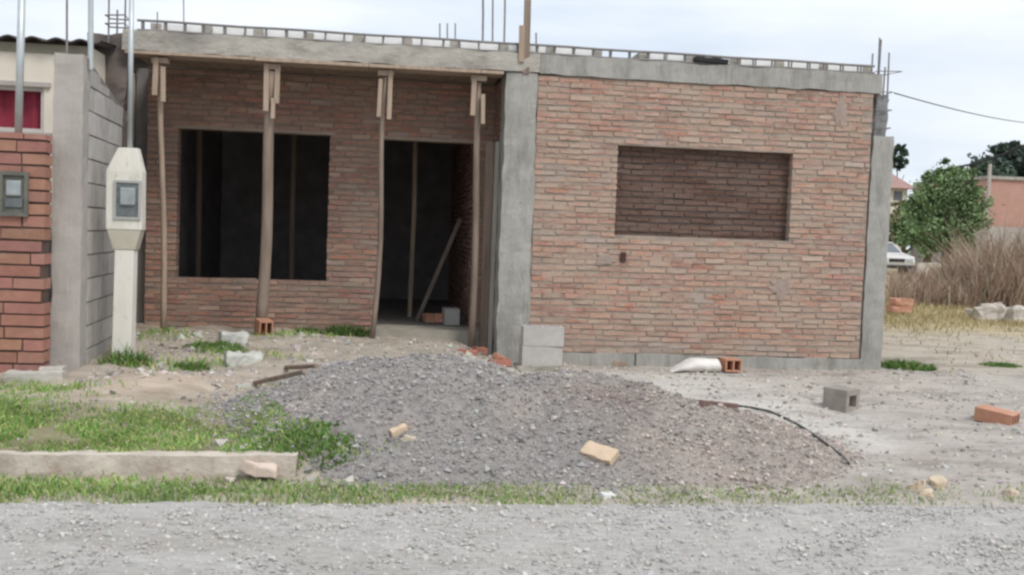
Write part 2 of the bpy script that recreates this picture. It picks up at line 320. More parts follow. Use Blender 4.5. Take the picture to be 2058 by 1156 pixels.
# grass -----------------------------------------------------------------------
def blades(name, px, py, pz, h, wd, tone, mat, lean=.5, parent=None, loc=(0, 0, 0)):
    n = len(px); a = rng.uniform(0, 6.283, n); b = rng.uniform(0, 6.283, n); ln = lean * h * rng.random(n)
    base = np.stack([px, py, pz], -1); side = np.stack([np.cos(a), np.sin(a), 0 * a], -1) * (wd / 2)[:, None]
    ld = np.stack([np.cos(b), np.sin(b), 0 * b], -1)
    mid = base + ld * (ln * .3)[:, None] + np.array([0, 0, 1]) * (h * .55)[:, None]
    tip = base + ld * ln[:, None] + np.array([0, 0, 1]) * (h * rng.uniform(.85, 1, n))[:, None]
    v = np.stack([base - side, base + side, mid - side * .7, mid + side * .7, tip], 1)
    o = np.arange(n)[:, None] * 5
    f = np.concatenate([o + [0, 1, 3], o + [0, 3, 2], o + [2, 3, 4]])
    t = np.repeat(tone, 5, 0)
    return big(name, v.reshape(-1, 3), f, mat, t, loc, parent)
GC = np.array([[.15, .25, .06], [.115, .21, .055], [.22, .285, .09], [.29, .30, .12], [.38, .34, .18]])
def gtone(n, p=(.3, .25, .22, .15, .08), fx=None):
    c = GC[rng.choice(5, n, p=p)] * rng.uniform(1.25, 1.8, (n, 1)) * np.array([.94, 1, .9]); return c if fx is None else c * fx[:, None]
n = 120000; px = rng.uniform(-4.2, .35, n); py = rng.uniform(5.98, 8.0, n)
q1 = fbm(px, py, 2.2, 31); q2 = fbm(px, py, 6, 61)
den = (1 - sstep(-1.0, -0.25, px + .3 * q1)) * (1 - sstep(7.0, 8.15, py + .45 * q1 + .75 * sstep(-2.7, -1.5, px))) * np.clip(.50 + .85 * q2 + .3 * fbm(px, py, 15, 77), .02, 1)
den = np.maximum(den, .75 * np.exp(-(((px + .55) / .32) ** 2 + ((py - 6.25) / .2) ** 2)))
den = den * (heap_h(px, py) < .12)
keep = rng.random(n) < den; px, py = px[keep], py[keep]; n = len(px)
yl = sstep(.1, .6, fbm(px, py, 3.1, 62))
tn = gtone(n, fx=.9 + .25 * fbm(px, py, 4, 63)); tn = tn * (1 - .45 * yl[:, None]) + np.array([.24, .26, .085]) * .45 * yl[:, None]
tag(blades('verge_grass', px, py, top_h(px, py) - .005, rng.uniform(.012, .045, n), rng.uniform(.006, .013, n), tn, m_grass, 1.2), 'short green lawn grass growing behind the concrete kerb', kind='stuff')
n = 60000; px = rng.uniform(-4.2, 4.6, n); py = 5.36 + .62 * rng.random(n)
mid = 5.66 + .06 * fbm(px, px * 0, 1.3, 64); wdt = np.where(px < -.3, .17, .15) * (1 + .5 * fbm(px, px * 0, 2.7, 65))
den = np.exp(-((py - mid) / wdt) ** 2) * np.interp(px, [-4, -.5, 1, 2.6, 3.4, 4.6], [1, .85, .55, .36, .26, .12]) * np.clip(.68 + .75 * fbm(px, py, 4, 66) + .3 * fbm(px, py, 15, 78), .03, 1)
keep = rng.random(n) < den; px, py = px[keep], py[keep]; n = len(px)
tn = gtone(n, fx=.9 + .25 * fbm(px, py, 4, 63)); k_ = (np.interp(px, [-1, 1.5, 3.5], [.15, .7, .9]) * rng.random(n))[:, None]; tn = tn * (1 - k_) + np.array([.40, .37, .24]) * k_; hs_ = np.interp(px, [-1, 1.5], [1, .65])
tag(blades('roadside_grass', px, py, np.maximum(ground_h(px, py), -.03), hs_ * rng.uniform(.015, .05, n), rng.uniform(.006, .012, n), tn, m_grass, 1.2), 'thin strip of green grass between road and kerb', kind='stuff')
n = 14000; px = rng.uniform(-2.35, -.2, n); py = rng.uniform(7.6, 10.4, n); den = np.clip(.0 + .75 * fbm(px, py, 3.2, 67), 0, .8); keep = rng.random(n) < den; px, py = px[keep], py[keep]; n = len(px)
tag(blades('yard_weeds', px, py, ground_h(px, py) - .005, rng.uniform(.02, .08, n), rng.uniform(.008, .016, n), gtone(n, (.2, .25, .2, .15, .2)) * .9, m_grass, 1.1), 'sparse low weeds in the rubble beside the meter post', kind='stuff')
# dry field to the right of the house
n = 34000; px = rng.uniform(5.4, 13.5, n); py = rng.uniform(9.9, 21, n); den = np.clip(sstep(13.2, 15.5, py + 1.0 * fbm(px, py, 1.1, 68)) * .95 + .06 + .12 * fbm(px, py, 2, 70), 0, 1); keep = rng.random(n) < den; px, py = px[keep], py[keep]; n = len(px)
tn = np.array([[.44, .35, .17], [.50, .40, .22], [.34, .31, .13], [.40, .33, .2]])[rng.integers(0, 4, n)] * rng.uniform(.75, 1.2, (n, 1))
tag(blades('dry_grass', px, py, ground_h(px, py), np.interp(py, [10, 14, 21], [.25, .55, 1]) * rng.uniform(.04, .18, n), rng.uniform(.008, .02, n), tn, m_grass, .8), 'yellow dry grass on the empty lot right of the house', kind='stuff')
n = 21000; px = rng.uniform(9.6, 17.5, n); py = rng.uniform(19.0, 25.0, n)
keep = (px > .525 * py) & (rng.random(n) < .35 + .65 * sstep(-.3, .9, px - .557 * py)); px, py = px[keep], py[keep]; n = len(px)
hgt = np.clip(.72 + 1.55 * sstep(.1, 1.9, px - .557 * py + .35 * fbm(px, py, 2, 75)) * rng.random(n) + .35 * fbm(px, py, 1.2, 69), .3, 2.4) * rng.uniform(.35, 1.08, n) * (1 + .25 * fbm(px, py, 4, 73))
tn = np.array([[.37, .255, .19], [.42, .305, .225], [.31, .215, .16], [.50, .41, .31], [.28, .28, .15]])[rng.choice(5, n, p=[.3, .3, .22, .1, .08])] * rng.uniform(.7, 1.2, (n, 1))
tag(blades('dry_weeds', px, py, ground_h(px, py), hgt, rng.uniform(.012, .03, n), tn, m_grass, .8), 'tall brown dry weeds across the empty lot', kind='stuff')

def weed(name, c, r, h, n, label, group=None, dark=.75):
    a = rng.uniform(0, 6.283, n); q = r * np.sqrt(rng.random(n)); px = c[0] + q * np.cos(a); py = c[1] + q * .6 * np.sin(a)
    t = gtone(n, (.35, .45, .12, .05, .03)) * dark * .75
    return tag(blades(name, px, py, top_h(px, py) - .01, h * rng.uniform(.4, 1, n) * (1 - .5 * (q / r) ** 2), rng.uniform(.008, .02, n), t, m_grass, 1.3, loc=(c[0], c[1], float(top_h(c[0], c[1])))), label, 'weed', group)
weed('weed_clump', (-.42, 10.62), .26, .19, 700, 'dark green weeds by the wall just left of the doorway', dark=.5)
weed('weed_clump', (-.82, 10.5), .17, .12, 380, 'low dark weed clump midway below the left window', dark=.55)
weed('weed_clump', (-2.2, 8.72), .22, .20, 260, 'green weeds growing round the foot of the meter post')
weed('weed_clump', G(425, 1142)[:2], .10, .03, 160, 'tiny pale green tuft growing in the gravel road')
weed('weed_clump', G(385, 742)[:2], .15, .11, 260, 'single green weed tuft right of the meter post in bare dirt')
weed('weed_clump', (5.66, 10.3), .36, .15, 800, 'dark green weeds at the foot of the right corner column', dark=.7)
weed('weed_clump', G(2010, 735)[:2], .26, .06, 800, 'flat green weed patch on the bare lot at the right edge', dark=.8)
weed('weed_clump', G(612, 895)[:2], .34, .085, 1100, 'dark green tuft at the left foot of the gravel heap', dark=.85)
weed('weed_clump', G(430, 700)[:2], .30, .10, 560, 'bluish green weeds around the pale rubble near the left window', dark=.8)

# ------------------------------------------------------------------ kerb
kb = MB(); xk = -6.0
while xk < -.55:
    x2 = min(xk + 1.0, -.52); kb.box((xk + .0005, 5.935, -.12), (x2 - .0005, 6.06, .138 + rng.uniform(-.004, .004))); xk += 1.0
ko = kb.build('kerb', m_kerb, rough=(.05, .009, 7)); tag(ko, 'weathered concrete kerb with crumbling face along the grass', kind='structure')
kb = MB(); kb.obox((P(522, 941, 5.885)), (.22, .08, .06), (.1, .18, -.08))
tag(kb.build('concrete_chunk', M('pale_broken_concrete', (.66, .54, .46), (.52, .41, .34), 7, .6), bevel=.012, rough=(.04, .022, 9)), 'pale broken piece of kerb lying at the end of the kerb', 'concrete chunk')
kb = MB(); kb.obox(G(1850, 950) + np.array([.1, .06, -.03]), (1.35, .1, .05), (0, 0, .01))
tag(kb.build('kerb', m_plaster, rough=(.07, .012, 6)), 'low worn edging of the driveway on the right', kind='structure')

# ------------------------------------------------------------------ brick walls
PAL = np.array([[.44, .225, .165], [.41, .215, .165], [.46, .255, .18], [.36, .205, .165], [.48, .285, .205], [.36, .23, .19], [.45, .20, .14], [.39, .20, .175], [.44, .225, .165], [.41, .215, .165], [.27, .17, .14], [.38, .31, .27], [.52, .39, .30]])
def brick_wall(name, u0, u1, z0, z1, y, thick, openings, parent, mats, course=.060, bl=.235, mort=.016, axis='x', gain=1.0, tooth=None, seed=1, proud=.0045, even=.25):
    """wall along X (axis x, front at y facing -Y) or along Y (axis y, at x=y facing -X)"""
    g = np.random.default_rng(seed); mb = MB()
    def put(a, b, mi, tone=(1, 1, 1), jit=0):
        if axis == 'x': mb.box((a[0], y + a[1], a[2]), (b[0], y + b[1], b[2]), mi, tone, jit)
        else: mb.box((y + a[1], a[0], a[2]), (y + b[1], b[0], b[2]), mi, tone, jit)
    us = sorted({u0, u1, *[o[0] for o in openings], *[o[1] for o in openings]})
    for a, b in zip(us[:-1], us[1:]):
        cut = sorted([(o[2], o[3]) for o in openings if o[0] <= a and o[1] >= b]); z = z0
        for c0, c1 in cut + [(z1, z1)]:
            if c0 > z + 1e-4: put((a, .004, z), (b, thick - .004, c0), 0)
            z = max(z, c1)
    nrow = int((z1 - z0) / course)
    for r in range(nrow):
        za = z0 + r * course + mort * .5 + g.uniform(-.002, .002); zb = za + course - mort + g.uniform(-.006, .004)
        u = u0 - (.5 * bl if r % 2 else 0) + g.uniform(-.02, .02)
        end = u1 - (tooth[1] * (r % 2) if tooth and za > tooth[0] else 0)
        while u < end:
            L = bl * g.uniform(.92, 1.04) - .016; a, b = max(u, u0 + .002), min(u + L, end - .002); u += L + .016
            segs = [(a, b)]
            for o in openings:
                if zb > o[2] + .01 and za < o[3] - .01:
                    ns = []
                    for s0, s1 in segs:
                        if s1 <= o[0] or s0 >= o[1]: ns.append((s0, s1))
                        else:
                            if s0 < o[0]: ns.append((s0, o[0] + .003))
                            if s1 > o[1]: ns.append((o[1] - .003, s1))
                    segs = ns
            for s0, s1 in segs:
                if s1 - s0 < .03: continue
                pr = abs(g.normal(0, proud * .6)) + .0015
                dz = g.uniform(-.005, .005)
                t = (PAL[g.integers(0, len(PAL))] * (1 - even) + PAL.mean(0) * np.array([1.03, .99, .92]) * even) * g.uniform(.85, 1.15) * gain
                wv = .006 * math.sin(1.7 * s0 + r * .9 + seed) + .004 * math.sin(5.1 * s0 + r * 2.1); put((s0, -pr, za + dz + wv), (s1, thick + .002, zb + dz + wv), 1, t, .004)
    return mb.build(name, mats, parent)

# house -----------------------------------------------------------------------
YF = 10.10; YB = 11.10
hs = thing('unfinished_house', (1.3, 10.6, .2), 'unfinished single storey brick house with propped porch and open window holes', 'house')
brick_wall('front_wall', 1.43, 5.02, .30, 3.12, YF, .095, [(2.283, 4.168, 1.530, 2.452)], hs, [m_mortar, m_brick], seed=3, tooth=(2.55, .11), gain=1.1)
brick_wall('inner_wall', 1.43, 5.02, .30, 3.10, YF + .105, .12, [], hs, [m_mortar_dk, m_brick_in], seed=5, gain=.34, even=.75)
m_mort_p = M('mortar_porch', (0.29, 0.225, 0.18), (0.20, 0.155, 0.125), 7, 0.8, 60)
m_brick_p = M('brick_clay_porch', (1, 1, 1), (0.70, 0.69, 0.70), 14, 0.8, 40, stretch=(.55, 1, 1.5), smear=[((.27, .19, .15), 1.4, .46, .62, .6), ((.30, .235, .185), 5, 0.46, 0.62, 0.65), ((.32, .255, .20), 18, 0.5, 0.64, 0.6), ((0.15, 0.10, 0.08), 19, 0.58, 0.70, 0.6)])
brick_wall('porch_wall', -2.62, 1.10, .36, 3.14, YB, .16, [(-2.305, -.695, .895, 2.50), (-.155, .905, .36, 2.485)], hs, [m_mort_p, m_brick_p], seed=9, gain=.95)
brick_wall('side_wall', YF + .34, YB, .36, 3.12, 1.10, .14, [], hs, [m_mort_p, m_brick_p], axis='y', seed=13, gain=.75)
b = MB(); b.box((1.43, YF - .03, -.1), (5.05, YF + .16, .297)); b.build('plinth', m_conc, hs, rough=(.12, .014, 5))
b = MB(); b.box((-2.62, YB - .05, -.1), (1.1, YB + .16, .357)); b.build('plinth', m_conc, hs, rough=(.15, .012, 5))
# columns
b = MB(); b.box((1.10, YF - .012, .0), (1.427, YF + .335, 3.13)); b.build('column', m_conc, hs, rough=(.09, .016, 4))
b = MB(); b.box((5.035, YF - .015, .0), (5.265, YF + .24, 2.68)); b.build('column', m_conc, hs, rough=(.08, .016, 4))
b = MB(); b.box((-2.95, YF + .05, .2), (-2.615, YF + .30, 3.30)); co = b.build('column', M('dark_rough_column', (.17, .14, .125), (.10, .085, .08), 5, .9, 20), hs, rough=(.07, .05, 4)); co['label'] = 'dark rough left corner column'
# lintels
m_lint = M('dusty_lintel', (.36, .29, .235), (.27, .215, .175), 5, .6)
b = MB(); b.box((-2.36, YB - .004, 2.502), (-.64, YB + .15, 2.535)); b.build('lintel', m_lint, hs, rough=(.1, .005, 6))
b = MB(); b.box((-.22, YB - .004, 2.487), (1.08, YB + .15, 2.522)); b.build('lintel', m_lint, hs, rough=(.1, .005, 6))
b = MB(); b.box((2.26, YF - .003, 2.454), (4.19, YF + .09, 2.474)); b.build('lintel', m_lint, hs, rough=(.1, .006, 6))
# ring beam, soffit boards
b = MB(); b.box((-2.62, YF - .02, 3.135), (1.45, YF + .24, 3.325)); b.build('ring_beam', m_beam, hs, rough=(.09, .02, 3.5))
b = MB(); b.box((1.452, YF - .025, 3.125), (5.10, YF + .2, 3.32)); b.build('ring_beam', m_conc, hs, rough=(.09, .018, 3.5))
b = MB()
xx = -2.6
while xx < 1.05:
    x2 = min(xx + rng.uniform(.8, 1.5), 1.08); b.box((xx, YF - .035, 3.098 + rng.uniform(-.006, .006)), (x2 - .006, YF + .25, 3.130)); xx = x2
b.build('formwork_board', m_wood, hs)
b = MB(); b.box((-2.6, YF + .26, 3.145), (1.08, YB - .003, 3.19)); b.build('porch_soffit', m_wood_gr, hs)
b = MB(); b.box((-2.6, YB + .165, 3.14), (5.0, 16.0, 3.24)); b.build('roof_slab', m_conc, hs)
b = MB(); b.box((1.5, YF + .21, 3.15), (5.0, YB + .16, 3.22)); b.build('roof_slab', m_conc, hs)
# rooms behind
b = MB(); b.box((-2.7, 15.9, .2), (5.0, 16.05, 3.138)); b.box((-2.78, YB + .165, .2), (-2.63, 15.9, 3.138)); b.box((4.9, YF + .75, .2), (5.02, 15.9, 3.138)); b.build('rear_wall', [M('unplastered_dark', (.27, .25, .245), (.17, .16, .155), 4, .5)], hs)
brick_wall('partition_wall', YB + .17, 15.88, .40, 3.13, .93, .14, [], hs, [m_mortar_dk, m_brick_in], axis='y', seed=17, gain=1.25)
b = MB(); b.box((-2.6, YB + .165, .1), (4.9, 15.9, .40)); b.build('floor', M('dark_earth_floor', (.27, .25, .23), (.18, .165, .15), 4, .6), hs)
b = MB(); b.box((-.2, YB - .42, .1), (1.06, YB + .16, .43)); b.build('doorstep', m_floor, hs, rough=(.08, .014, 5))
# roof: joists, white infill blocks, rebar cage
RZ = 3.32
for k in range(16):
    x = -2.35 + .49 * k
    b = MB(); b.box((x - .05, YF + .125, RZ - .003), (x + .045, YF + 2.2, RZ + .112)); b.build('joist', m_beam, hs, rough=(.3, .008, 6))
    if k < 15 and k != 9:
        b = MB(); b.box((x + .05, YF + .135, RZ - .003), (x + .44, YF + 1.9, RZ + .112)); b.build('foam_block', m_foam, hs)
for yb in (YF + .02, YF + .105):
    for zz in ((.015, .108) if yb < YF + .1 else (.015,)):
        b = MB(); xa = np.linspace(-2.5, 5.02, 24); b.tube([(x, yb, RZ + zz - .018 * (x + 2.5) / 7.5 * (zz > .05) + .003 * math.sin(5 * x)) for x in xa], .0125, 6); b.build('cage_bar', m_rebar, hs)
for k in range(39):
    x = -2.45 + .193 * k + rng.uniform(-.015, .015); zt = RZ + .108 - .018 * (x + 2.5) / 7.5; b = MB()
    b.tube([(x, YF + .025, RZ - .005), (x + rng.uniform(-.012, .012), YF + .025, zt + .008), (x, YF + .09, zt + .004), (x, YF + .09, RZ - .005)], .0095, 5); b.build('stirrup', m_rebar, hs)
def bar(pts, r=.008, mat=None, nm='starter_bar', seg=6):
    b = MB(); b.tube(pts, r, seg); return b.build(nm, mat or m_rebar, hs)
for px_, ptop, yy, r_ in ((970, -70, YF + .32, .011), (990, -60, YF + .2, .009), (1013, -80, YF + .32, .010), (1079, 66, YF + .06, .008), (370, -40, YF + .3, .006), (315, 24, YF + .1, .006)):
    p0 = P(px_, 108 if px_ > 900 else 60, yy); p1 = P(px_ + rng.uniform(-2, 3), ptop, yy); p0[2] = 3.28
    bar([p0, (np.array(p0) + p1) / 2 + [rng.uniform(-.008, .008), 0, 0], p1], r_)
for px_ in (884, 899, 915): bar([P(px_, 92, 17.5), P(px_, 47, 17.5)], .012)
for (a, ptop, yy) in ((1754, 108, .02), (1768, 76, .19), (1771, 80, .02), (1787, 106, .19), (1779, 135, .05)):
    p1 = P(a, ptop, YF + yy); bar([(p1[0] - .02, p1[1], 2.5), (p1[0] + rng.uniform(-.01, .01), p1[1], 3.0), p1], .0095)
for zz in (2.76, 2.95, 3.14, 3.36):
    x0, x1 = 5.055, 5.235; b = MB(); b.tube([(x0, YF + .01, zz), (x1 + (.09 if zz > 3.3 else 0), YF + .01, zz + .01), (x1, YF + .2, zz), (x0, YF + .2, zz), (x0, YF + .01, zz)], .006, 5); b.build('column_tie', m_rebar, hs)
b = MB(); b.box((5.05, YF + .04, 2.58), (5.20, YF + .20, 3.13)); b.build('column_core', M('crumbly_core', (.27, .275, .27), (.15, .15, .15), 9, .9), hs, rough=(.05, .03, 8))
for (a, ptop, yy) in ((220, -60, .05), (253, -50, .2), (236, 20, .1)):
    p1 = P(a, ptop, YF + yy); bar([(p1[0], p1[1], 3.2), p1], .009)
for zz in (3.38, 3.46):
    b = MB(); b.tube([(-2.80, YF + .03, zz), (-2.62, YF + .03, zz + .012), (-2.62, YF + .2, zz), (-2.80, YF + .2, zz), (-2.80, YF + .03, zz)], .008, 5); b.build('column_tie', m_rebar, hs)
# formwork stubs over the centre column
p = P(1062, 2, YF + .05); q = P(1052, 150, YF + .05); b = MB(); b.obox(((p[0] + q[0]) / 2, p[1] - .06, (p[2] + q[2]) / 2), (.068, .03, p[2] - q[2]), (0, -.01, 0)); b.build('formwork_post', m_wood_gr, hs, bevel=.003)
p = P(1047, 55, YF + .05); q = P(1045, 128, YF + .05); b = MB(); b.obox(((p[0] + q[0]) / 2, p[1] - .09, (p[2] + q[2]) / 2), (.055, .025, p[2] - q[2]), (0, -.02, 0)); b.build('formwork_post', m_wood, hs, bevel=.003)
# wall boxes and cement patches
b = MB()
p = P(1252, 517, YF); b.obox((p[0], YF - .012, p[2]), (.055, .03, .10)); b.build('conduit_box', M('recess_dark', (.10, .05, .04), (.06, .03, .025)), hs, bevel=.006)
def patch(px_, py_, w, h, seed):
    c = P(px_, py_, YF); g = np.random.default_rng(seed); k = 26; ring = []; b = MB()
    for i in range(k):
        a = 6.2832 * i / k; rr = 1 + .35 * math.sin(3 * a + seed) * .5 + g.uniform(-.22, .22); ring.append((c[0] + w / 2 * rr * math.cos(a), YF - .003, c[2] + h / 2 * rr * math.sin(a)))
    v = ring + [(c[0] + (x - c[0]) * .8, YF - .014, c[2] + (z - c[2]) * .8) for x, _, z in ring] + [(c[0], YF - .019, c[2])]
    f = [(i, (i + 1) % k, k + (i + 1) % k, k + i) for i in range(k)] + [(k + i, k + (i + 1) % k, 2 * k) for i in range(k)]
    b.raw(v, f); return b.build('cement_patch', M('cement_patch', (.37, .295, .25), (.28, .215, .18), 9, .9, 30), hs)
patch(1215, 522, .20, .14, 2); patch(1690, 225, .14, .34, 4); patch(1568, 580, .22, .26, 6)
b = MB(); p = P(1428, 124, YF + .02); b.obox((p[0], p[1], RZ + .045), (.36, .1, .05), (0, .05, 0)); fm = b.build('formwork_scrap', m_dark, hs, bevel=.01, rough=(.05, .012, 8))
b = MB(); b.box((2.55, YF - .034, .12), (2.562, YF - .02, .30)); b.build('cracked_joint', m_dark, hs)

# ------------------------------------------------------------------ timber props
def prop(pt, pb, r, boards, label, crook=.02, mat=None, tagg='timber props under the porch beam', yb=YF + .35, yt=YF + .1):
    top = P(*pt, yt); bot = P(*pb, yb); gz = float(ground_h(bot[0], bot[1])) - .02
    if bot[2] > gz: bot[2] = gz
    top[2] = 3.095
    t = thing('timber_prop', (bot[0], bot[1], bot[2]), label, 'prop', tagg)
    n = 9; pts = []
    for i in range(n):
        s = i / (n - 1); pts.append(bot + (top - bot) * s + np.array([crook * math.sin(3.3 * s + 1) * math.sin(math.pi * s), .5 * crook * math.sin(5 * s), 0]))
    pts[-1][2] = 3.02
    b = MB(); b.tube(pts, [r * (1.12 - .25 * i / n) for i in range(n)], 9); b.build('pole', mat or m_wood_gr, t, smooth=True)
    b = MB(); b.obox((top[0], yt, 3.062), (.16, .10, .055)); b.build('head_block', m_wood, t, bevel=.004)
    for dx, z1, z0, w in boards:
        b = MB(); b.obox((top[0] + dx, yt - .055, (z0 + z1) / 2), (w, .022, z1 - z0), (0, rng.uniform(-.03, .03), 0)); b.build('cleat', m_wood, t, bevel=.003)
    return t
prop((323, 116), (328, 655), .028, [(-.035, 3.09, 2.72, .05), (.04, 3.0, 2.66, .045)], 'leftmost timber prop, thin and brown, beside the left window', mat=m_wood)
prop((548, 128), (522, 668), .055, [(-.05, 3.09, 2.62, .05), (.055, 3.05, 2.70, .05), (.02, 2.75, 2.55, .04)], 'thick dark timber prop in front of the left window', .03)
prop((776, 142), (748, 680), .026, [(-.055, 3.0, 2.62, .04), (.045, 3.09, 2.60, .045)], 'slender crooked timber prop at the left edge of the doorway', .045)
prop((962, 158), (948, 690), .034, [(-.05, 3.06, 2.68, .05), (.05, 2.9, 2.60, .04)], 'timber prop at the right edge of the doorway', .02)
def plank(a, b_, w, th, mat, label, cat='plank', group=None, nm='timber_plank'):
    a = np.asarray(a, float); b_ = np.asarray(b_, float); b = MB(); d = b_ - a; d /= np.linalg.norm(d); s = np.cross(d, [0, 1, 0]); s /= np.linalg.norm(s); q = np.cross(s, d)
    v = [p + sx * s * w / 2 + sy * q * th / 2 for p in (a, b_) for sx, sy in ((-1, -1), (1, -1), (1, 1), (-1, 1))]
    b.raw(v, [(0, 3, 2, 1), (4, 5, 6, 7), (0, 1, 5, 4), (1, 2, 6, 5), (2, 3, 7, 6), (3, 0, 4, 7)])
    return tag(b.build(nm, mat, bevel=.003), label, cat, group)
def ont(px_, pyt, pyb, y, y2=None):
    a = P(px_[0], pyt, y); c = P(px_[1], pyb, y2 or y); c[2] = float(ground_h(c[0], c[1])) - .01; return a, c
plank(*ont((985, 972), 285, 675, YF + .45), .085, .025, m_wood_gr, 'wide grey plank standing upright beside the concrete centre column')
plank(*ont((1000, 985), 285, 675, YF + .36), .045, .025, M('pale_grey_timber', (.40, .38, .34), (.30, .28, .25), 5, .4, stretch=(3, 3, .3)), 'narrow pale grey batten leaning against the concrete centre column')
# inside the doorway
a, c = P(833, 292, 12.6), P(824, 600, 12.6); c[2] = .40; a[2] = 3.138
t = thing('timber_prop', c, 'thin timber prop standing inside the dark doorway', 'prop'); b = MB(); b.tube([c, (np.array(a) + c) / 2 + [.02, 0, 0], a], .03, 8); b.build('pole', m_wood, t); b = MB(); b.obox((a[0], a[1], 3.12), (.2, .1, .03)); b.build('head_block', m_wood, t)
a, c = P(925, 440, 12.0), P(838, 618, 12.0); c[2] = .41
plank(a, c, .05, .04, M('dull_dark_timber', (.20, .165, .14), (.12, .10, .085), 6, .4), 'diagonal plank leaning inside the dark doorway')
a, c = P(400, 300, 13.2), P(398, 560, 13.2); c[2] = .40; a[2] = 3.138
t = thing('timber_prop', c, 'timber prop in the dark room behind the left window, left side', 'prop'); b = MB(); b.tube([c, a], .035, 8); b.build('pole', m_wood_gr, t)
a, c = P(590, 300, 13.2), P(586, 560, 13.2); c[2] = .40; a[2] = 3.138
t = thing('timber_prop', c, 'timber prop in the dark room behind the left window, right side', 'prop'); b = MB(); b.tube([c, a], .035, 8); b.build('pole', m_wood_gr, t)

# ------------------------------------------------------------------ blocks and bricks
def hollow(name, c, size, rot, mat, label, cat, group=None, holes=2, along='x', wall=.03):
    """hollow block: shell with real holes running along one axis"""
    from mathutils import Euler
    L, D, Hh = size; b = MB(); e = D if along == 'z' else D
    R = np.array(Euler(rot).to_matrix()); bb = MB()
    def add(a, b2): bb.box(a, b2)
    if along == 'z':      # cores open to the top
        add((-L / 2, -D / 2, -Hh / 2), (L / 2, -D / 2 + wall, Hh / 2)); add((-L / 2, D / 2 - wall, -Hh / 2), (L / 2, D / 2, Hh / 2))
        xsn = np.linspace(-L / 2, L / 2 - wall, holes + 1)
        for x in xsn: add((x, -D / 2 + wall, -Hh / 2), (x + wall, D / 2 - wall, Hh / 2 - .002))
    else:                 # cores run along x, open at the ends
        add((-L / 2, -D / 2, -Hh / 2), (L / 2, D / 2, -Hh / 2 + wall)); add((-L / 2, -D / 2, Hh / 2 - wall), (L / 2, D / 2, Hh / 2))
        for y in np.linspace(-D / 2, D / 2 - wall, holes + 1): add((-L / 2 + .001, y, -Hh / 2 + wall), (L / 2 - .001, y + wall, Hh / 2 - wall))
        add((-L / 4, -D / 2 + wall, -Hh / 2 + wall), (-L / 4 + .01, D / 2 - wall, Hh / 2 - wall))
    v = np.concatenate(bb.v) @ R.T + np.asarray(c); b.raw(v, bb.f)
    o = b.build(name, mat, bevel=.003)
    return tag(o, label, cat, group)
def solid(name, c, size, rot, mat, label, cat, group=None, rough=(.05, .012, 12), bev=.006):
    b = MB(); b.obox(c, size, rot); return tag(b.build(name, mat, bevel=bev, rough=rough), label, cat, group)
p = P(1087, 690, 9.62); zb = float(ground_h(p[0], 9.62)) - .02
hollow('concrete_block', (p[0], 9.62, .32), (.40, .19, .19), (0, 0, .06), m_block, 'lower grey concrete block of the pair stacked by the centre column', 'concrete block', 'stacked concrete blocks', 2, 'z')
b = MB(); b.box((p[0] - .25, 9.48, zb - .1), (p[0] + .25, 9.76, .222)); tag(b.build('rubble_pad', m_floor, bevel=.02, rough=(.06, .03, 7)), 'low cement lump under the two stacked grey blocks', 'cement lump')
hollow('concrete_block', (p[0] + .012, 9.62, .513), (.40, .19, .19), (0, 0, -.02), m_block, 'upper grey concrete block of the pair stacked by the centre column', 'concrete block', 'stacked concrete blocks', 2, 'z')
p = G(1700, 828); hollow('concrete_block', (p[0], p[1] + .1, p[2] + .09), (.22, .22, .20), (0, .03, -.95), M('stained_block', (.36, .325, .29), (.25, .22, .19), 7, .8, 40), 'worn grey hollow block standing alone on the dusty driveway', 'concrete block', None, 1, 'x', .05)
p = G(2010, 850); hollow('hollow_brick', (p[0], p[1] + .05, p[2] + .045), (.30, .17, .11), (.04, .09, -.95), m_orange, 'orange hollow brick lying alone at the right edge of the yard', 'hollow brick', None, 3, 'x', .014)
p = P(1470, 722, 9.8); hollow('hollow_brick', (p[0], 9.85, float(ground_h(p[0], 9.85)) + .075), (.20, .18, .13), (0, 0, -1.45), m_orange, 'orange hollow brick beside the white sack under the right window', 'hollow brick', None, 2, 'x', .016)
p = P(528, 672, 10.35); hollow('hollow_brick', (p[0] + .02, 10.28, float(ground_h(p[0], 10.28)) + .09), (.19, .14, .17), (0, .1, -1.2), m_orange, 'orange brick standing at the foot of the thick prop', 'hollow brick', None, 2, 'x', .016)
for (a, c_, y_, sz_, rt, lb) in ((1008, 690, 9.7, (.15, .10, .06), (.3, .5, .3), 'orange broken brick tilted up at the foot of the centre column'),
                                 (1005, 708, 9.6, (.22, .11, .055), (0, 0, .1), 'red brick lying flat before the centre column'),
                                 (940, 690, 9.85, (.20, .10, .05), (0, .05, -.3), 'brown brick lying right of the doorstep'),
                                 (966, 668, 10.2, (.14, .1, .07), (.1, .1, .5), 'red broken brick at the foot of the right doorway prop')):
    p = P(a, c_, y_); solid('broken_brick', (p[0], y_, float(top_h(p[0], y_)) + sz_[2] / 2 + (.03 if rt[0] > .2 else -.005)), sz_, rt, m_orange if 'orange' in lb else M('red_clay_piece', (.42, .18, .13), (.3, .13, .1), 9), lb, 'brick')
p = G(1207, 925); solid('brick', p + np.array([0, .03, .035]), (.225, .11, .055), (.62, .12, -.78), m_yelbrick, 'pale yellow brick lying on the front slope of the gravel heap', 'brick', rough=(.04, .006, 14))
p = G(805, 872); solid('stone', p + np.array([-.01, .02, .02]), (.11, .06, .045), (.2, -.35, .3), m_yelbrick, 'small tan brick piece lying on the left of the gravel heap', 'brick piece')
p = G(825, 885); solid('stone', p + np.array([0, .02, .008]), (.07, .05, .035), (.1, .2, -.3), m_tan, 'tiny tan stone below the tan brick piece on the heap', 'stone')
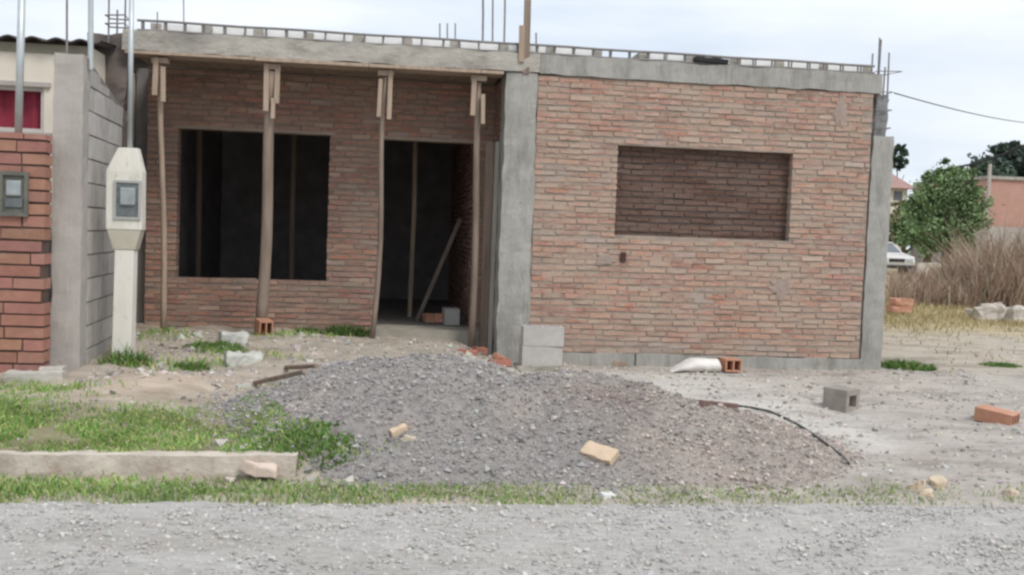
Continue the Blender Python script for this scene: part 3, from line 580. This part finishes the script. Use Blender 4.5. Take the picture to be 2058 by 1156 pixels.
for (a, c_, s_, lb) in ((1845, 985, .10, 'leftmost pale tan rubble piece at the roadside'), (1888, 978, .11, 'tallest pale tan rubble piece at the roadside'), (1865, 998, .08, 'flattest pale tan rubble piece nearest the road')):
    p = G(a, c_); solid('rubble_piece', p + np.array([0, .02, .015]), (s_, s_ * .75, s_ * .6), (rng.uniform(-.4, .4), rng.uniform(-.5, .5), rng.uniform(0, 3)), m_card, lb, 'rubble', 'tan rubble at the roadside', (.03, .022, 16), .015)
p = G(2035, 998); solid('stone', p + np.array([0, .02, .01]), (.10, .07, .05), (.1, .1, .4), m_tan, 'pale stone at the far right edge of the road', 'stone', None, (.03, .02, 16), .012)
p = G(1222, 1000); solid('stone', p + np.array([0, .01, .005]), (.085, .06, .04), (.1, .1, .4), M('white_stone', (.68, .67, .64), (.55, .54, .52), 9), 'small white stone at the grass edge below the heap', 'stone')
for (a, c_, w_, h_, lb) in ((488, 733, .34, .11, 'larger pale rubble lump in the dirt below the left window'), (468, 690, .28, .12, 'pale greenish rubble lump beneath the left window wall')):
    p = G(a, c_); solid('rubble_piece', p + np.array([0, .08, .035]), (w_, .2, h_), (.1, .08, .2), M('pale_rubble', (.56, .55, .51), (.42, .42, .38), 8, .6), lb, 'rubble', None, (.05, .035, 7), .02)
p = G(300, 660); 
for (a, c_, y_, s_, lb) in ((70, 764, 8.1, .3, 'pale flat stone slab under the brick gate pillar'), (105, 752, 8.25, .13, 'white stone between the brick pillar and grey pier')):
    p = P(a, c_, y_); solid('stone', (p[0], y_, float(top_h(p[0], y_)) + .03), (s_ * 1.4, .14, .07), (0, 0, .1), M('pale_slab', (.50, .47, .42), (.38, .355, .31), 6, .7, 25), lb, 'stone')
# white sack
p0, p1 = P(1350, 735, 9.75), P(1448, 735, 9.75); gz = float(ground_h((p0[0] + p1[0]) / 2, 9.75)); b = MB(); k = 22; prof = []
for i in range(k + 1):
    s = i / k; hgt = .145 * min(1, s / .42) ** .8 * (1 - .12 * max(0, s - .5)) if s < .97 else .09
    w_ = .13 * (math.sin(math.pi * min(max(s, .04), .96))) ** .5 + .02; ring = []
    for j in range(14):
        a = 6.2832 * j / 14; ring.append((p0[0] + (p1[0] - p0[0]) * s, 9.78 + w_ * math.cos(a), gz + max(hgt * (.5 + .5 * math.sin(a)), 0)))
    prof += ring
f = [(i * 14 + j, i * 14 + (j + 1) % 14, (i + 1) * 14 + (j + 1) % 14, (i + 1) * 14 + j) for i in range(k) for j in range(14)] + [tuple(range(14)), tuple(k * 14 + j for j in range(14))[::-1]]
b.raw(prof, f); tag(b.build('white_sack', m_sack, rough=(.06, .012, 11), smooth=True), 'white slumped sack lying against the foundation under the right window', 'sack')
# hose, sticks
hose = [G(a, c_, .012) for a, c_ in ((1478, 818), (1510, 822), (1545, 829), (1575, 842), (1605, 857), (1635, 877), (1662, 897), (1690, 918), (1706, 936))]
b = MB(); b.tube(hose, .0095, 8); tag(b.build('hose', M('dusty_rubber', (.11, .105, .10), (.05, .05, .05), 9, .2), smooth=True), 'thin dark hose curving over the right end of the gravel heap', 'hose')
a, c_ = G(1408, 817, .02), G(1480, 824, .02); plank(a, c_, .05, .035, M('brown_stick', (.22, .14, .12), (.14, .09, .08), 7), 'short brown batten lying on the heap at the end of the hose')
a, c_ = G(512, 775, .02), G(612, 755, .03); plank(a, c_, .035, .03, m_wood_gr, 'dark stick lying on the dirt left of the gravel heap')
a, c_ = G(575, 742, .015), G(636, 740, .015); plank(a, c_, .035, .025, m_wood_gr, 'short grey stick behind the gravel heap')
a, c_ = G(1140, 722, .02), G(1260, 738, .02); plank(a, c_, .06, .03, m_wood, 'pale timber strip lying on the ground below the right wall')
p = P(865, 630, 12.2)
for i, (dx, lb) in enumerate(((0, 'red brick pile piece just inside the doorway'), (.13, 'brown brick on the doorway floor beside the grey block'))):
    solid('brick', (p[0] + dx - .03, 11.9, .46), (.12, .11, .10), (0, .1, .4 + i), m_orange, lb, 'brick')
p = P(906, 632, 11.75); hollow('concrete_block', (p[0], 11.75, .50), (.18, .3, .19), (0, 0, .05), m_block, 'grey concrete block on the floor inside the doorway', 'concrete block', None, 1, 'x', .03)

# ------------------------------------------------------------------ boundary wall with pier, left
A = np.array([-2.505, 8.47]); Bp = np.array([-2.615, 10.08]); dv = (Bp - A); Lw = np.linalg.norm(dv); dv /= Lw; nv = np.array([dv[1], -dv[0]])     # nv faces right
bw = thing('boundary_wall', (A[0], A[1], .2), 'grey concrete block wall with rendered end pier left of the house', 'wall')
def wl(s, d, z): q = A + dv * s + nv * d; return (q[0], q[1], z)
def wbox(mb, s0, s1, d0, d1, z0, z1, mi=0, z1b=None, tone=(1, 1, 1)):
    zb = z1 if z1b is None else z1b
    v = [wl(s0, d1, z0), wl(s1, d1, z0), wl(s1, d0, z0), wl(s0, d0, z0), wl(s0, d1, z1), wl(s1, d1, zb), wl(s1, d0, zb), wl(s0, d0, z1)]
    mb.raw(v, [(0, 3, 2, 1), (4, 5, 6, 7), (0, 1, 5, 4), (1, 2, 6, 5), (2, 3, 7, 6), (3, 0, 4, 7)], mi, tone)
ztop = P(150, 108, 8.47)[2]
b = MB(); wbox(b, 0, .22, -.225, 0, .05, ztop); b.build('end_pier', m_plaster, bw, rough=(.08, .014, 3.5))
b = MB(); g = np.random.default_rng(5)
def topz(s): return ztop - .02 - max(0, s - .28) * .16
for k in range(8):
    s0 = .22 + k * (Lw - .22) / 8; s1 = .22 + (k + 1) * (Lw - .22) / 8; wbox(b, s0, s1 + .0005, -.155, -.006, .05, topz(s0), 0, topz(s1))
r = 0; z = .2
while z < ztop:
    s = .225 - (.2 if r % 2 else 0)
    while s < Lw:
        s0, s1 = max(s, .223), min(s + .388, Lw); tp = min(topz(s1) - .01, z + .186); s += .40
        if s1 - s0 > .05 and tp - z > .05: wbox(b, s0 + .004, s1 - .004, -.15, g.uniform(-.003, .005), z, tp, 1, None, np.ones(3) * g.uniform(.85, 1.1))
    z += .2; r += 1
b.build('block_courses', [m_joint, m_block], bw)
for (a, w_, pt_) in ((133, .009, -40), (181, .022, -60)):
    p0, p1 = P(a, 120, 8.6), P(a, pt_, 8.6); b = MB(); b.tube([(p0[0], 8.62, ztop - .1), (p1[0], 8.62, p1[2])], w_, 8); b.build('protruding_bar' if w_ < .02 else 'protruding_pipe', m_rebar if w_ < .02 else m_galv, bw)

# brick gate pillar with meter, far left
gp = thing('brick_gate_pillar', (-3.1, 8.4, .2), 'red brick gate pillar with meter box at the left edge', 'pillar')
zt = P(50, 268, 8.25)[2]; b = MB(); x1 = P(89, 500, 8.25)[0]; x0 = x1 - .95
b.box((x0 + .012, 8.264, .1), (x1 - .012, 8.40, zt - .02)); g = np.random.default_rng(8); z = .24; r = 0
while z < zt - .03:
    hh_ = .081; u = x0 - (.13 if r % 2 else 0)
    zz = min(z + hh_, zt)
    while u < x1:
        L_ = g.uniform(.26, .52); a, c_ = max(u, x0), min(u + L_, x1); u += L_ + .012
        if c_ - a > .03: b.box((a, 8.25 + g.uniform(-.004, .004), z), (c_, 8.412, zz), 1, np.array([.37, .185, .14]) * g.uniform(.85, 1.15) * np.array([1, g.uniform(.93, 1.1), g.uniform(.93, 1.1)]), .003)
    z += .098; r += 1
b.build('brick_body', [M('raked_joint', (.13, .09, .075), (.085, .058, .048)), M('pillar_brick', (1, 1, 1), (.78, .78, .8), 9, .5, 50, smear=[(MORT, 5, .58, .72, .4)])], gp)
b = MB(); p = P(30, 390, 8.25); bx = MB(); w2, h2 = .105, .175
for (u0_, u1_, v0_, v1_) in ((-w2, w2, h2 - .03, h2), (-w2, w2, -h2, -h2 + .03), (-w2, -w2 + .025, -h2 + .03, h2 - .03), (w2 - .025, w2, -h2 + .03, h2 - .03)): bx.box((p[0] + u0_, 8.215, p[2] + v0_), (p[0] + u1_, 8.256, p[2] + v1_))
bx.box((p[0] - w2 + .02, 8.236, p[2] - h2 + .02), (p[0] + w2 - .02, 8.25, p[2] + h2 - .02))
mo = bx.build('meter_box', M('meter_box_grey', (.18, .18, .15), (.11, .11, .095), 8), gp); b = MB(); b.obox((p[0], 8.226, p[2] + .045), (.11, .03, .12)); b.build('meter', m_meter, mo, bevel=.01)
b = MB(); b.obox((p[0], 8.228, p[2] - .07), (.13, .012, .07)); b.build('window', m_glassdk, mo, bevel=.004)
b = MB(); p0, p1 = P(37, 262, 8.33), P(45, -60, 8.33); b.tube([(p0[0], 8.33, zt - .05), p1], .029, 12); b.build('service_pipe', m_galv, gp, smooth=True)
b = MB(); b.box((x0 - .05, 8.2, .08), (x1 + .03, 8.46, .235)); b.build('footing', m_floor, gp, rough=(.1, .02, 6))

# neighbour house ---------------------------------------------------------------
nh = thing('neighbour_house', (-4.5, 9.9, .2), 'cream rendered neighbouring house with red curtained window behind the brick pillar', 'house')
YN = 9.75; zr = P(60, 90, YN)[2]; pw0 = P(0, 262, YN); pw1 = P(82, 180, YN); wz0, wz1 = P(40, 264, YN)[2], P(40, 174, YN)[2]; wx1 = P(88, 220, YN)[0]; wx0 = wx1 - 1.1
b = MB(); XR = -2.80
for (a, c_, z0_, z1_) in ((-9, wx0, .1, zr), (wx1, XR, .1, zr), (wx0, wx1, .1, wz0), (wx0, wx1, wz1, zr)): b.box((a, YN, z0_), (c_, YN + .2, z1_))
b.box((XR - .2, YN + .2, .1), (XR, 15, zr)); b.build('wall', m_cream, nh)
b = MB(); b.box((-9, YN - .012, .1), (XR - .002, YN - .001, P(105, 458, YN)[2])); b.build('plinth', M('dark_grey_render', (.17, .155, .14), (.10, .092, .085), 4, .6), nh)  # plinth band in a much darker grey than the cream wall above
b = MB(); fw = .032
for (a, c_, z0_, z1_) in ((wx0, wx1, wz1 - fw, wz1), (wx0, wx1, wz0, wz0 + fw), (wx0, wx0 + fw, wz0 + fw, wz1 - fw), (wx1 - fw, wx1, wz0 + fw, wz1 - fw), ((wx0 + wx1) / 2 - .02, (wx0 + wx1) / 2 + .02, wz0 + fw, wz1 - fw)): b.box((a, YN + .02, z0_), (c_, YN + .09, z1_))
wn = b.build('window', M('dull_frame', (.55, .50, .47), (.44, .40, .38), 5, .1), nh)
b = MB(); xa = np.linspace(wx0 + fw, wx1 - fw, 60); v = [(x, YN + .13 + .018 * math.sin(38 * x), z) for z in (wz0, wz1) for x in xa]; b.raw(v, [(i, i + 1, 61 + i, 60 + i) for i in range(59)]); b.build('curtain', m_red, wn)
b = MB(); b.box((wx0 - .08, YN - .05, wz0 - .06), (wx1 + .08, YN + .05, wz0 - .003)); b.build('sill', m_plaster, wn, bevel=.006)
b = MB(); b.box((wx0 - .04, YN - .03, wz1 + .003), (wx1 + .06, YN + .02, wz1 + .045)); b.build('window_hood', m_plaster, wn)
b = MB(); xa = np.linspace(-9, XR + .1, 240); nn = len(xa); v = [(x, y_, zr + .035 + .016 * math.sin(30 * x) + dz + sl) for (y_, sl) in ((YN - .12, 0), (15.2, .5)) for dz in (0, .012) for x in xa]
f = []
for i in range(nn - 1): f += [(i, i + 1, nn + i + 1, nn + i), (nn + i, nn + i + 1, 3 * nn + i + 1, 3 * nn + i), (i, 2 * nn + i, 2 * nn + i + 1, i + 1)]
b.raw(v, f); b.build('roof_sheet', m_roof, nh)
b = MB(); b.box((-9, YN - .02, zr - .07), (XR, YN - .002, zr + .01)); b.build('fascia', M('olive_fascia', (.30, .28, .21), (.2, .19, .15), 6), nh)

# meter post ---------------------------------------------------------------------
YM = 8.9; cx = P(256, 400, YM)[0]; ms = thing('meter_post', (P(250, 728, YM)[0], YM, .2), 'cream cement electric meter post with grey meter and tall steel pipe', 'meter post')
def sect(mb, rows):         # rows: (px centre, py, half width px, half depth m)
    rings = []
    for pc, py_, hw, hd in rows:
        c_ = P(pc, py_, YM); w_ = (P(pc + hw, py_, YM)[0] - c_[0]); ch = .04
        ring = [(c_[0] + sx * w_ * (1 - (ch if k else 0)), YM + sy * hd * (1 - (0 if k else ch)), c_[2]) for sx, sy, k in ((-1, -1, 0), (-1, -1, 1), (1, -1, 1), (1, -1, 0), (1, 1, 0), (1, 1, 1), (-1, 1, 1), (-1, 1, 0))]
        rings.append(ring)
    v = np.array(rings).reshape(-1, 3); nr = len(rows); f = [(i * 8 + k, i * 8 + (k + 1) % 8, (i + 1) * 8 + (k + 1) % 8, (i + 1) * 8 + k) for i in range(nr - 1) for k in range(8)]
    f += [tuple(range(8))[::-1], tuple((nr - 1) * 8 + k for k in range(8))]; mb.raw(v, f); return mb
sect(MB(), [(247, 775, 19, .075), (248, 725, 19, .075), (254, 502, 19, .07)]).build('shaft', m_metercream, ms)
sect(MB(), [(254, 501, 22, .075), (253, 462, 34, .075)]).build('neck', M('neck_cement', (.50, .46, .375), (.42, .385, .31), 5, .4), ms)
hd_ = sect(MB(), [(253, 461, 35.5, .078), (254, 345, 35.5, .075), (260, 298, 19, .055)]).build('head', m_metercream, ms)
p = P(256, 402, YM - .083); zc = p[2]; b = MB(); w2, h2 = .112, .165
for (u0_, u1_, v0_, v1_) in ((-w2, w2, h2 - .02, h2), (-w2, w2, -h2, -h2 + .02), (-w2, -w2 + .02, -h2 + .02, h2 - .02), (w2 - .02, w2, -h2 + .02, h2 - .02)): b.box((p[0] + u0_, YM - .093, zc + v0_), (p[0] + u1_, YM - .066, zc + v1_))
fr = b.build('meter_frame', M('frame_grey', (.45, .45, .42), (.36, .36, .34), 6, .1, rough=.6), hd_)
b = MB(); b.box((p[0] - w2 + .019, YM - .083, zc - h2 + .019), (p[0] + w2 - .019, YM - .071, zc + h2 - .019)); b.build('meter_window', m_glassdk, hd_)
b = MB(); b.obox((p[0] + .005, YM - .092, zc + .03), (.125, .03, .15)); b.build('meter', m_meter, hd_, bevel=.012)
b = MB(); p0, p1 = P(261, 300, YM), P(265, -60, YM); b.tube([(p0[0], YM, p0[2] - .03), p1], .0215, 12); b.build('service_pipe', m_galv, ms, smooth=True)

# ------------------------------------------------------------------ far right background
def leaves(n_cl, per, cr, c, tone, size, squash=1.0):
    v = []; t = []
    a = rng.normal(size=(n_cl, 3)); a /= np.linalg.norm(a, axis=1)[:, None]; rad = rng.uniform(.35, 1.0, n_cl) ** .6
    cc = np.array(c) + a * rad[:, None] * np.array(cr); q = np.repeat(cc, per, 0) + rng.normal(size=(n_cl * per, 3)) * (.21 * np.array(cr)) * np.array([1, 1, .8])
    n_ = len(q); Rm = rotm(n_); s = size * rng.uniform(.6, 1.4, n_)
    base = np.array([(-.5, 0, 0), (0, -.28, .05), (.55, 0, 0), (0, .28, .05)])
    v = np.einsum('nij,kj->nki', Rm, base) * s[:, None, None] + q[:, None]
    tn = np.array(tone) * np.repeat(rng.uniform(.6, 1.35, (n_cl, 1)), per, 0) * rng.uniform(.75, 1.25, (n_, 1))
    f = np.arange(n_ * 4).reshape(-1, 4); return v.reshape(-1, 3), f, np.repeat(tn, 4, 0)
def tree(loc, hgt, cr, cz, tone, label, ncl=70, per=110, size=.22, group=None, name='leafy_tree'):
    loc = np.array([loc[0], loc[1], float(ground_h(loc[0], loc[1]))])
    t = thing(name, loc, label, 'tree', group)
    b = MB(); b.tube([loc + [0, 0, -.1], loc + [.05, 0, hgt * .3], loc + [-.03, 0, hgt * .8]], [.17, .12, .04], 8); b.build('trunk', m_bark, t)
    for k in range(6):
        a = k * 1.05; s = loc + [0, 0, hgt * (.25 + .06 * k)]; e = s + np.array([math.cos(a) * cr[0] * .7, math.sin(a) * cr[1] * .7, hgt * .22]); b = MB(); b.tube([s, (s + e) / 2 + [0, 0, .1], e], [.07, .05, .02], 6); b.build('limb', m_bark, t)
    V = []; FF = []; TN = []; o = 0
    for (dx, dz, sc2, nn) in ((0, 0, .72, .4), (-.6, -.1, .46, .16), (.62, -.1, .48, .18), (.25, .62, .3, .08), (-.35, .55, .28, .08), (.6, .45, .26, .06), (.7, -.62, .5, .16), (-.6, -.7, .52, .18), (.1, -.75, .55, .18), (-.15, .85, .2, .04), (.55, .78, .18, .04)):
        v, f, tn = leaves(max(4, int(ncl * nn)), per, np.array(cr) * sc2, loc + np.array([dx * cr[0], .3 * dx * cr[1], cz + dz * cr[2]]), np.array(tone) * rng.uniform(.8, 1.2), size)
        V.append(v); FF.append(f + o); TN.append(tn); o += len(v)
    big('crown', np.concatenate(V), np.concatenate(FF), m_leaf, np.concatenate(TN), loc=loc, parent=t)
    return t
def at(px_, py_, y_): p = P(px_, py_, y_); return p
p = at(1905, 405, 27); tree((p[0], 27), 4.3, (1.2, 1.0, 1.15), p[2] - .36, (.20, .29, .13), 'bright green bushy tree standing behind the dry weeds', 110, 110, .10)
p = at(1866, 432, 29.5); tree((p[0], 29.5), 3.2, (.95, .9, .75), p[2] - .4, (.18, .25, .12), 'lower green tree left of and behind the bright bushy tree', 50, 110, .17)
p = at(1806, 312, 75); tree((p[0], 75), 9.0, (.8, .8, .9), p[2] - .33, (.05, .085, .05), 'dark narrow tree rising beside the right corner column', 20, 60, .2)
p = at(2035, 345, 70); tree((p[0], 70), 9, (3.6, 2.5, 2.2), p[2] - .5, (.10, .14, .115), 'dark distant tree above the red brick house', 60, 100, .5)
p = at(1985, 375, 60); tree((p[0], 60), 6, (2.4, 1.5, 1.2), p[2] - .2, (.10, .145, .10), 'distant low tree left of the red brick house', 40, 90, .4)
p = at(1818, 440, 46); tree((p[0], 46), 3.4, (1.5, .7, .95), p[2] - .33, (.21, .21, .095), 'yellowish shrub below the pink roofed house', 35, 90, .15)
# red brick house
p0, p1 = at(1988, 360, 40), at(1988, 455, 40); rh = thing('brick_house', (p0[0] + 3, 42, .3), 'distant plain red brick house at the right edge', 'house')
b = MB(); b.box((p0[0], 40, p1[2]), (p0[0] + 7, 46, p0[2])); b.build('wall', m_redbrick, rh); b = MB(); b.box((p0[0] - .1, 39.9, p0[2] + .003), (p0[0] + 7.1, 46.1, p0[2] + .14)); b.build('roof_slab', m_conc, rh)
b = MB(); b.box((p0[0] - .05, 39.95, .2), (p0[0] + 7.05, 46.05, p1[2] - .003)); b.build('base', m_plaster, rh)
p = at(1990, 330, 39); b = MB(); b.tube([(p[0], 39, .25), (p[0], 39, p[2])], .075, 8); tag(b.build('pale_post', m_plaster), 'pale thin post standing at the corner of the red brick house', 'post')
# pink gabled house
YG = 52; pe = at(1842, 380, YG); pr = at(1790, 335, YG); gh = thing('gabled_house', (pe[0] - 3, YG + 2, .3), 'distant pink roofed house half hidden behind the right column', 'house')
zl = pe[2]; b = MB(); b.box((pe[0] - 6, YG + .3, .2), (pe[0] - .35, YG + 6, zl)); b.build('wall', m_cream, gh)
b = MB(); zc = pr[2] + .35; b.raw([(pe[0] - 6.3, YG - .1, zl), (pe[0], YG - .1, zl), (pe[0], YG + 6.3, zl), (pe[0] - 6.3, YG + 6.3, zl), (pe[0] - 5.4, YG + 3, zc), (pe[0] - .9, YG + 3, zc)], [(0, 1, 5, 4), (1, 2, 5), (2, 3, 4, 5), (3, 0, 4), (0, 3, 2, 1)]); b.build('roof', m_tile, gh)
for k in range(4):
    x = pe[0] - .9 - k * .8; b = MB(); b.box((x - .25, YG + .27, zl - .65), (x + .25, YG + .298, zl - .15)); b.build('window', m_glassdk, gh)
# low pale wall and car
p0, p1 = at(1850, 528, 26), at(1965, 552, 26); b = MB(); b.box((p0[0], 26, .2), (p1[0] + .6, 26.15, p0[2])); tag(b.build('low_wall', m_cream, rough=(.2, .05, 2)), 'low pale wall partly hidden behind the brown weeds', 'wall')
pc = at(1838, 556, 41); x1 = pc[0]; x0 = x1 - 1.72; y0 = 41.0; z0 = .33
cr_ = thing('parked_car', ((x0 + x1) / 2, y0 + 2, z0), 'pale parked car facing the road, half hidden behind the right corner column', 'car')
def loft(prof, xa, xb, inset=0.0, zi=9):
    k = len(prof); b = MB(); b.raw([(xa + inset * (z > z0 + zi), y0 + y, z) for y, z in prof] + [(xb - inset * (z > z0 + zi), y0 + y, z) for y, z in prof], [tuple(range(k)), tuple(range(2 * k - 1, k - 1, -1))] + [(i, k + i, k + (i + 1) % k, (i + 1) % k) for i in range(k)]); return b
loft([(.05, z0 + .28), (-.02, z0 + .55), (.06, z0 + .80), (1.05, z0 + .97), (3.9, z0 + .98), (4.1, z0 + .6), (4.05, z0 + .28)], x0, x1).build('body', m_carw, cr_, bevel=.04)
cabin = loft([(1.0, z0 + .965), (1.75, z0 + 1.42), (3.0, z0 + 1.45), (3.7, z0 + .975)], x0 + .06, x1 - .06, .14, 1.2).build('cabin', m_carw, cr_, bevel=.03)
b = MB(); b.raw([(x0 + .16, y0 + 1.0, z0 + .985), (x1 - .16, y0 + 1.0, z0 + .985), (x1 - .27, y0 + 1.655, z0 + 1.385), (x0 + .27, y0 + 1.655, z0 + 1.385)], [(0, 1, 2, 3)]); b.build('windscreen', m_glassdk, cabin)
b = MB(); b.box((x0 + .5, y0 - .045, z0 + .56), (x1 - .5, y0 - .01, z0 + .70)); b.build('grille', m_dark, cr_, bevel=.01)
b = MB(); b.box((x0 + .05, y0 - .06, z0 + .26), (x1 - .05, y0 + .06, z0 + .42)); b.build('bumper', m_dark, cr_, bevel=.02)
for sx in (x0 + .12, x1 - .42):
    b = MB(); b.box((sx, y0 - .04, z0 + .57), (sx + .30, y0 + .0, z0 + .72)); b.build('headlight', m_galv, cr_, bevel=.02)
for xw in (x0 + .02, x1 - .22):
    for yw in (y0 + .75, y0 + 3.3):
        b = MB(); b.tube([(xw, yw, z0 + .31), (xw + .2, yw, z0 + .31)], .31, 18); b.build('wheel', m_dark, cr_)
# rubble and bricks on the empty lot
k = 0
for (a, c_, s_) in ((1975, 636, .42), (2003, 628, .5), (2032, 634, .44), (2052, 640, .36)):
    p = P(a, c_, 16.3); solid('rubble_piece', (p[0], 16.3 + .1 * (k % 2), .38 + .03 * (k % 2)), (s_ * .9, s_ * .7, s_ * .62), (rng.uniform(-.4, .4), rng.uniform(-.4, .4), k), M('pale_rubble_lot', (.58, .53, .47), (.42, .38, .33), 6, .6), ['leftmost pale rubble lump on the dry grass lot', 'largest pale rubble lump on the dry grass lot', 'pale rubble lump right of the largest on the dry grass', 'rightmost pale rubble lump on the dry grass lot'][k], 'rubble', 'pale rubble on the empty lot', (.1, .07, 5), .03); k += 1
p = P(1808, 604, 17); 
for k, (dz, lb) in enumerate(((0, 'lower orange brick stacked beside the right column on the empty lot'), (.13, 'upper orange brick stacked beside the right column on the empty lot'))):
    solid('brick', (p[0] + .03 * k, 17, .40 + dz), (.4, .2, .12), (0, 0, .1 + .1 * k), m_orange, lb, 'brick', 'orange bricks beside the right column')
# cables
a, c_ = P(1797, 187, YF + .1), P(2075, 248, 19); b = MB(); pts = [a + (c_ - a) * s + np.array([0, 0, -.20 * s * (1 - s)]) for s in np.linspace(0, 1, 16)]; b.tube(pts, .007, 6); tag(b.build('power_cable', m_dark), 'thin dark cable running from the right column to the right edge', 'cable')
a, c_ = P(1905, 338, 34), P(2075, 284, 30); b = MB(); pts = [a + (c_ - a) * s + np.array([0, 0, -.15 * 4 * s * (1 - s)]) for s in np.linspace(0, 1, 12)]; b.tube(pts, .038, 6); tag(b.build('power_cable', m_dark), 'lower distant cable above the green tree', 'cable')

# ------------------------------------------------------------------ light
SUN_EL, SUN_AZ = math.radians(50), math.radians(148)         # azimuth from +Y towards +X: behind the camera, a little right
wd = bpy.data.worlds.new('World'); sc.world = wd; wd.use_nodes = True
n = wd.node_tree.nodes; l = wd.node_tree.links; bg = n['Background']; bg.inputs['Strength'].default_value = 0.1
sky = n.new('ShaderNodeTexSky'); sky.sky_type = 'NISHITA'; sky.sun_disc = False; sky.sun_elevation = SUN_EL; sky.sun_rotation = SUN_AZ
tc = n.new('ShaderNodeTexCoord'); mp = n.new('ShaderNodeMapping'); mp.inputs['Scale'].default_value = (1.2, 1.2, 5.5); l.new(tc.outputs['Generated'], mp.inputs['Vector'])
nz = n.new('ShaderNodeTexNoise'); nz.inputs['Scale'].default_value = 2.6; nz.inputs['Detail'].default_value = 7; nz.inputs['Roughness'].default_value = .5; l.new(mp.outputs['Vector'], nz.inputs['Vector'])
cr = n.new('ShaderNodeValToRGB'); l.new(nz.outputs['Fac'], cr.inputs['Fac']); e = cr.color_ramp.elements
e[0].position, e[0].color = .36, (.63, .70, .80, 1); e[1].position, e[1].color = .66, (.85, .88, .91, 1)
sx = n.new('ShaderNodeSeparateXYZ'); l.new(tc.outputs['Generated'], sx.inputs[0])
mr = n.new('ShaderNodeMapRange'); mr.inputs['From Min'].default_value = .15; mr.inputs['From Max'].default_value = 1; mr.inputs['To Min'].default_value = 9.8; mr.inputs['To Max'].default_value = 15.0; l.new(sx.outputs['Z'], mr.inputs['Value'])
sc_ = n.new('ShaderNodeVectorMath'); sc_.operation = 'SCALE'; l.new(mr.outputs['Result'], sc_.inputs['Scale']); l.new(cr.outputs['Color'], sc_.inputs[0])
mx = n.new('ShaderNodeMix'); mx.data_type = 'RGBA'; mx.inputs['Factor'].default_value = .88; l.new(sky.outputs['Color'], mx.inputs['A']); l.new(sc_.outputs['Vector'], mx.inputs['B']); l.new(mx.outputs['Result'], bg.inputs['Color'])
sd = bpy.data.lights.new('sun', 'SUN'); sd.energy = 1.5; sd.angle = math.radians(16); sd.color = (1, .96, .9); so = bpy.data.objects.new('sun', sd); C.objects.link(so)
dirv = Vector((math.sin(SUN_AZ) * math.cos(SUN_EL), math.cos(SUN_AZ) * math.cos(SUN_EL), math.sin(SUN_EL))); so.rotation_euler = dirv.to_track_quat('Z', 'Y').to_euler(); so.location = dirv * 30

vs = sc.view_settings; vs.view_transform = 'Standard'; vs.look = 'None'; vs.gamma = 1; vs.use_curve_mapping = False; vs.exposure = 0.32
sc.render.engine = 'CYCLES'; sc.cycles.use_denoising = True; sc.cycles.max_bounces = 6; sc.cycles.diffuse_bounces = 4
sc.cycles.pixel_filter_type = 'BLACKMAN_HARRIS'; sc.cycles.filter_width = 2.6
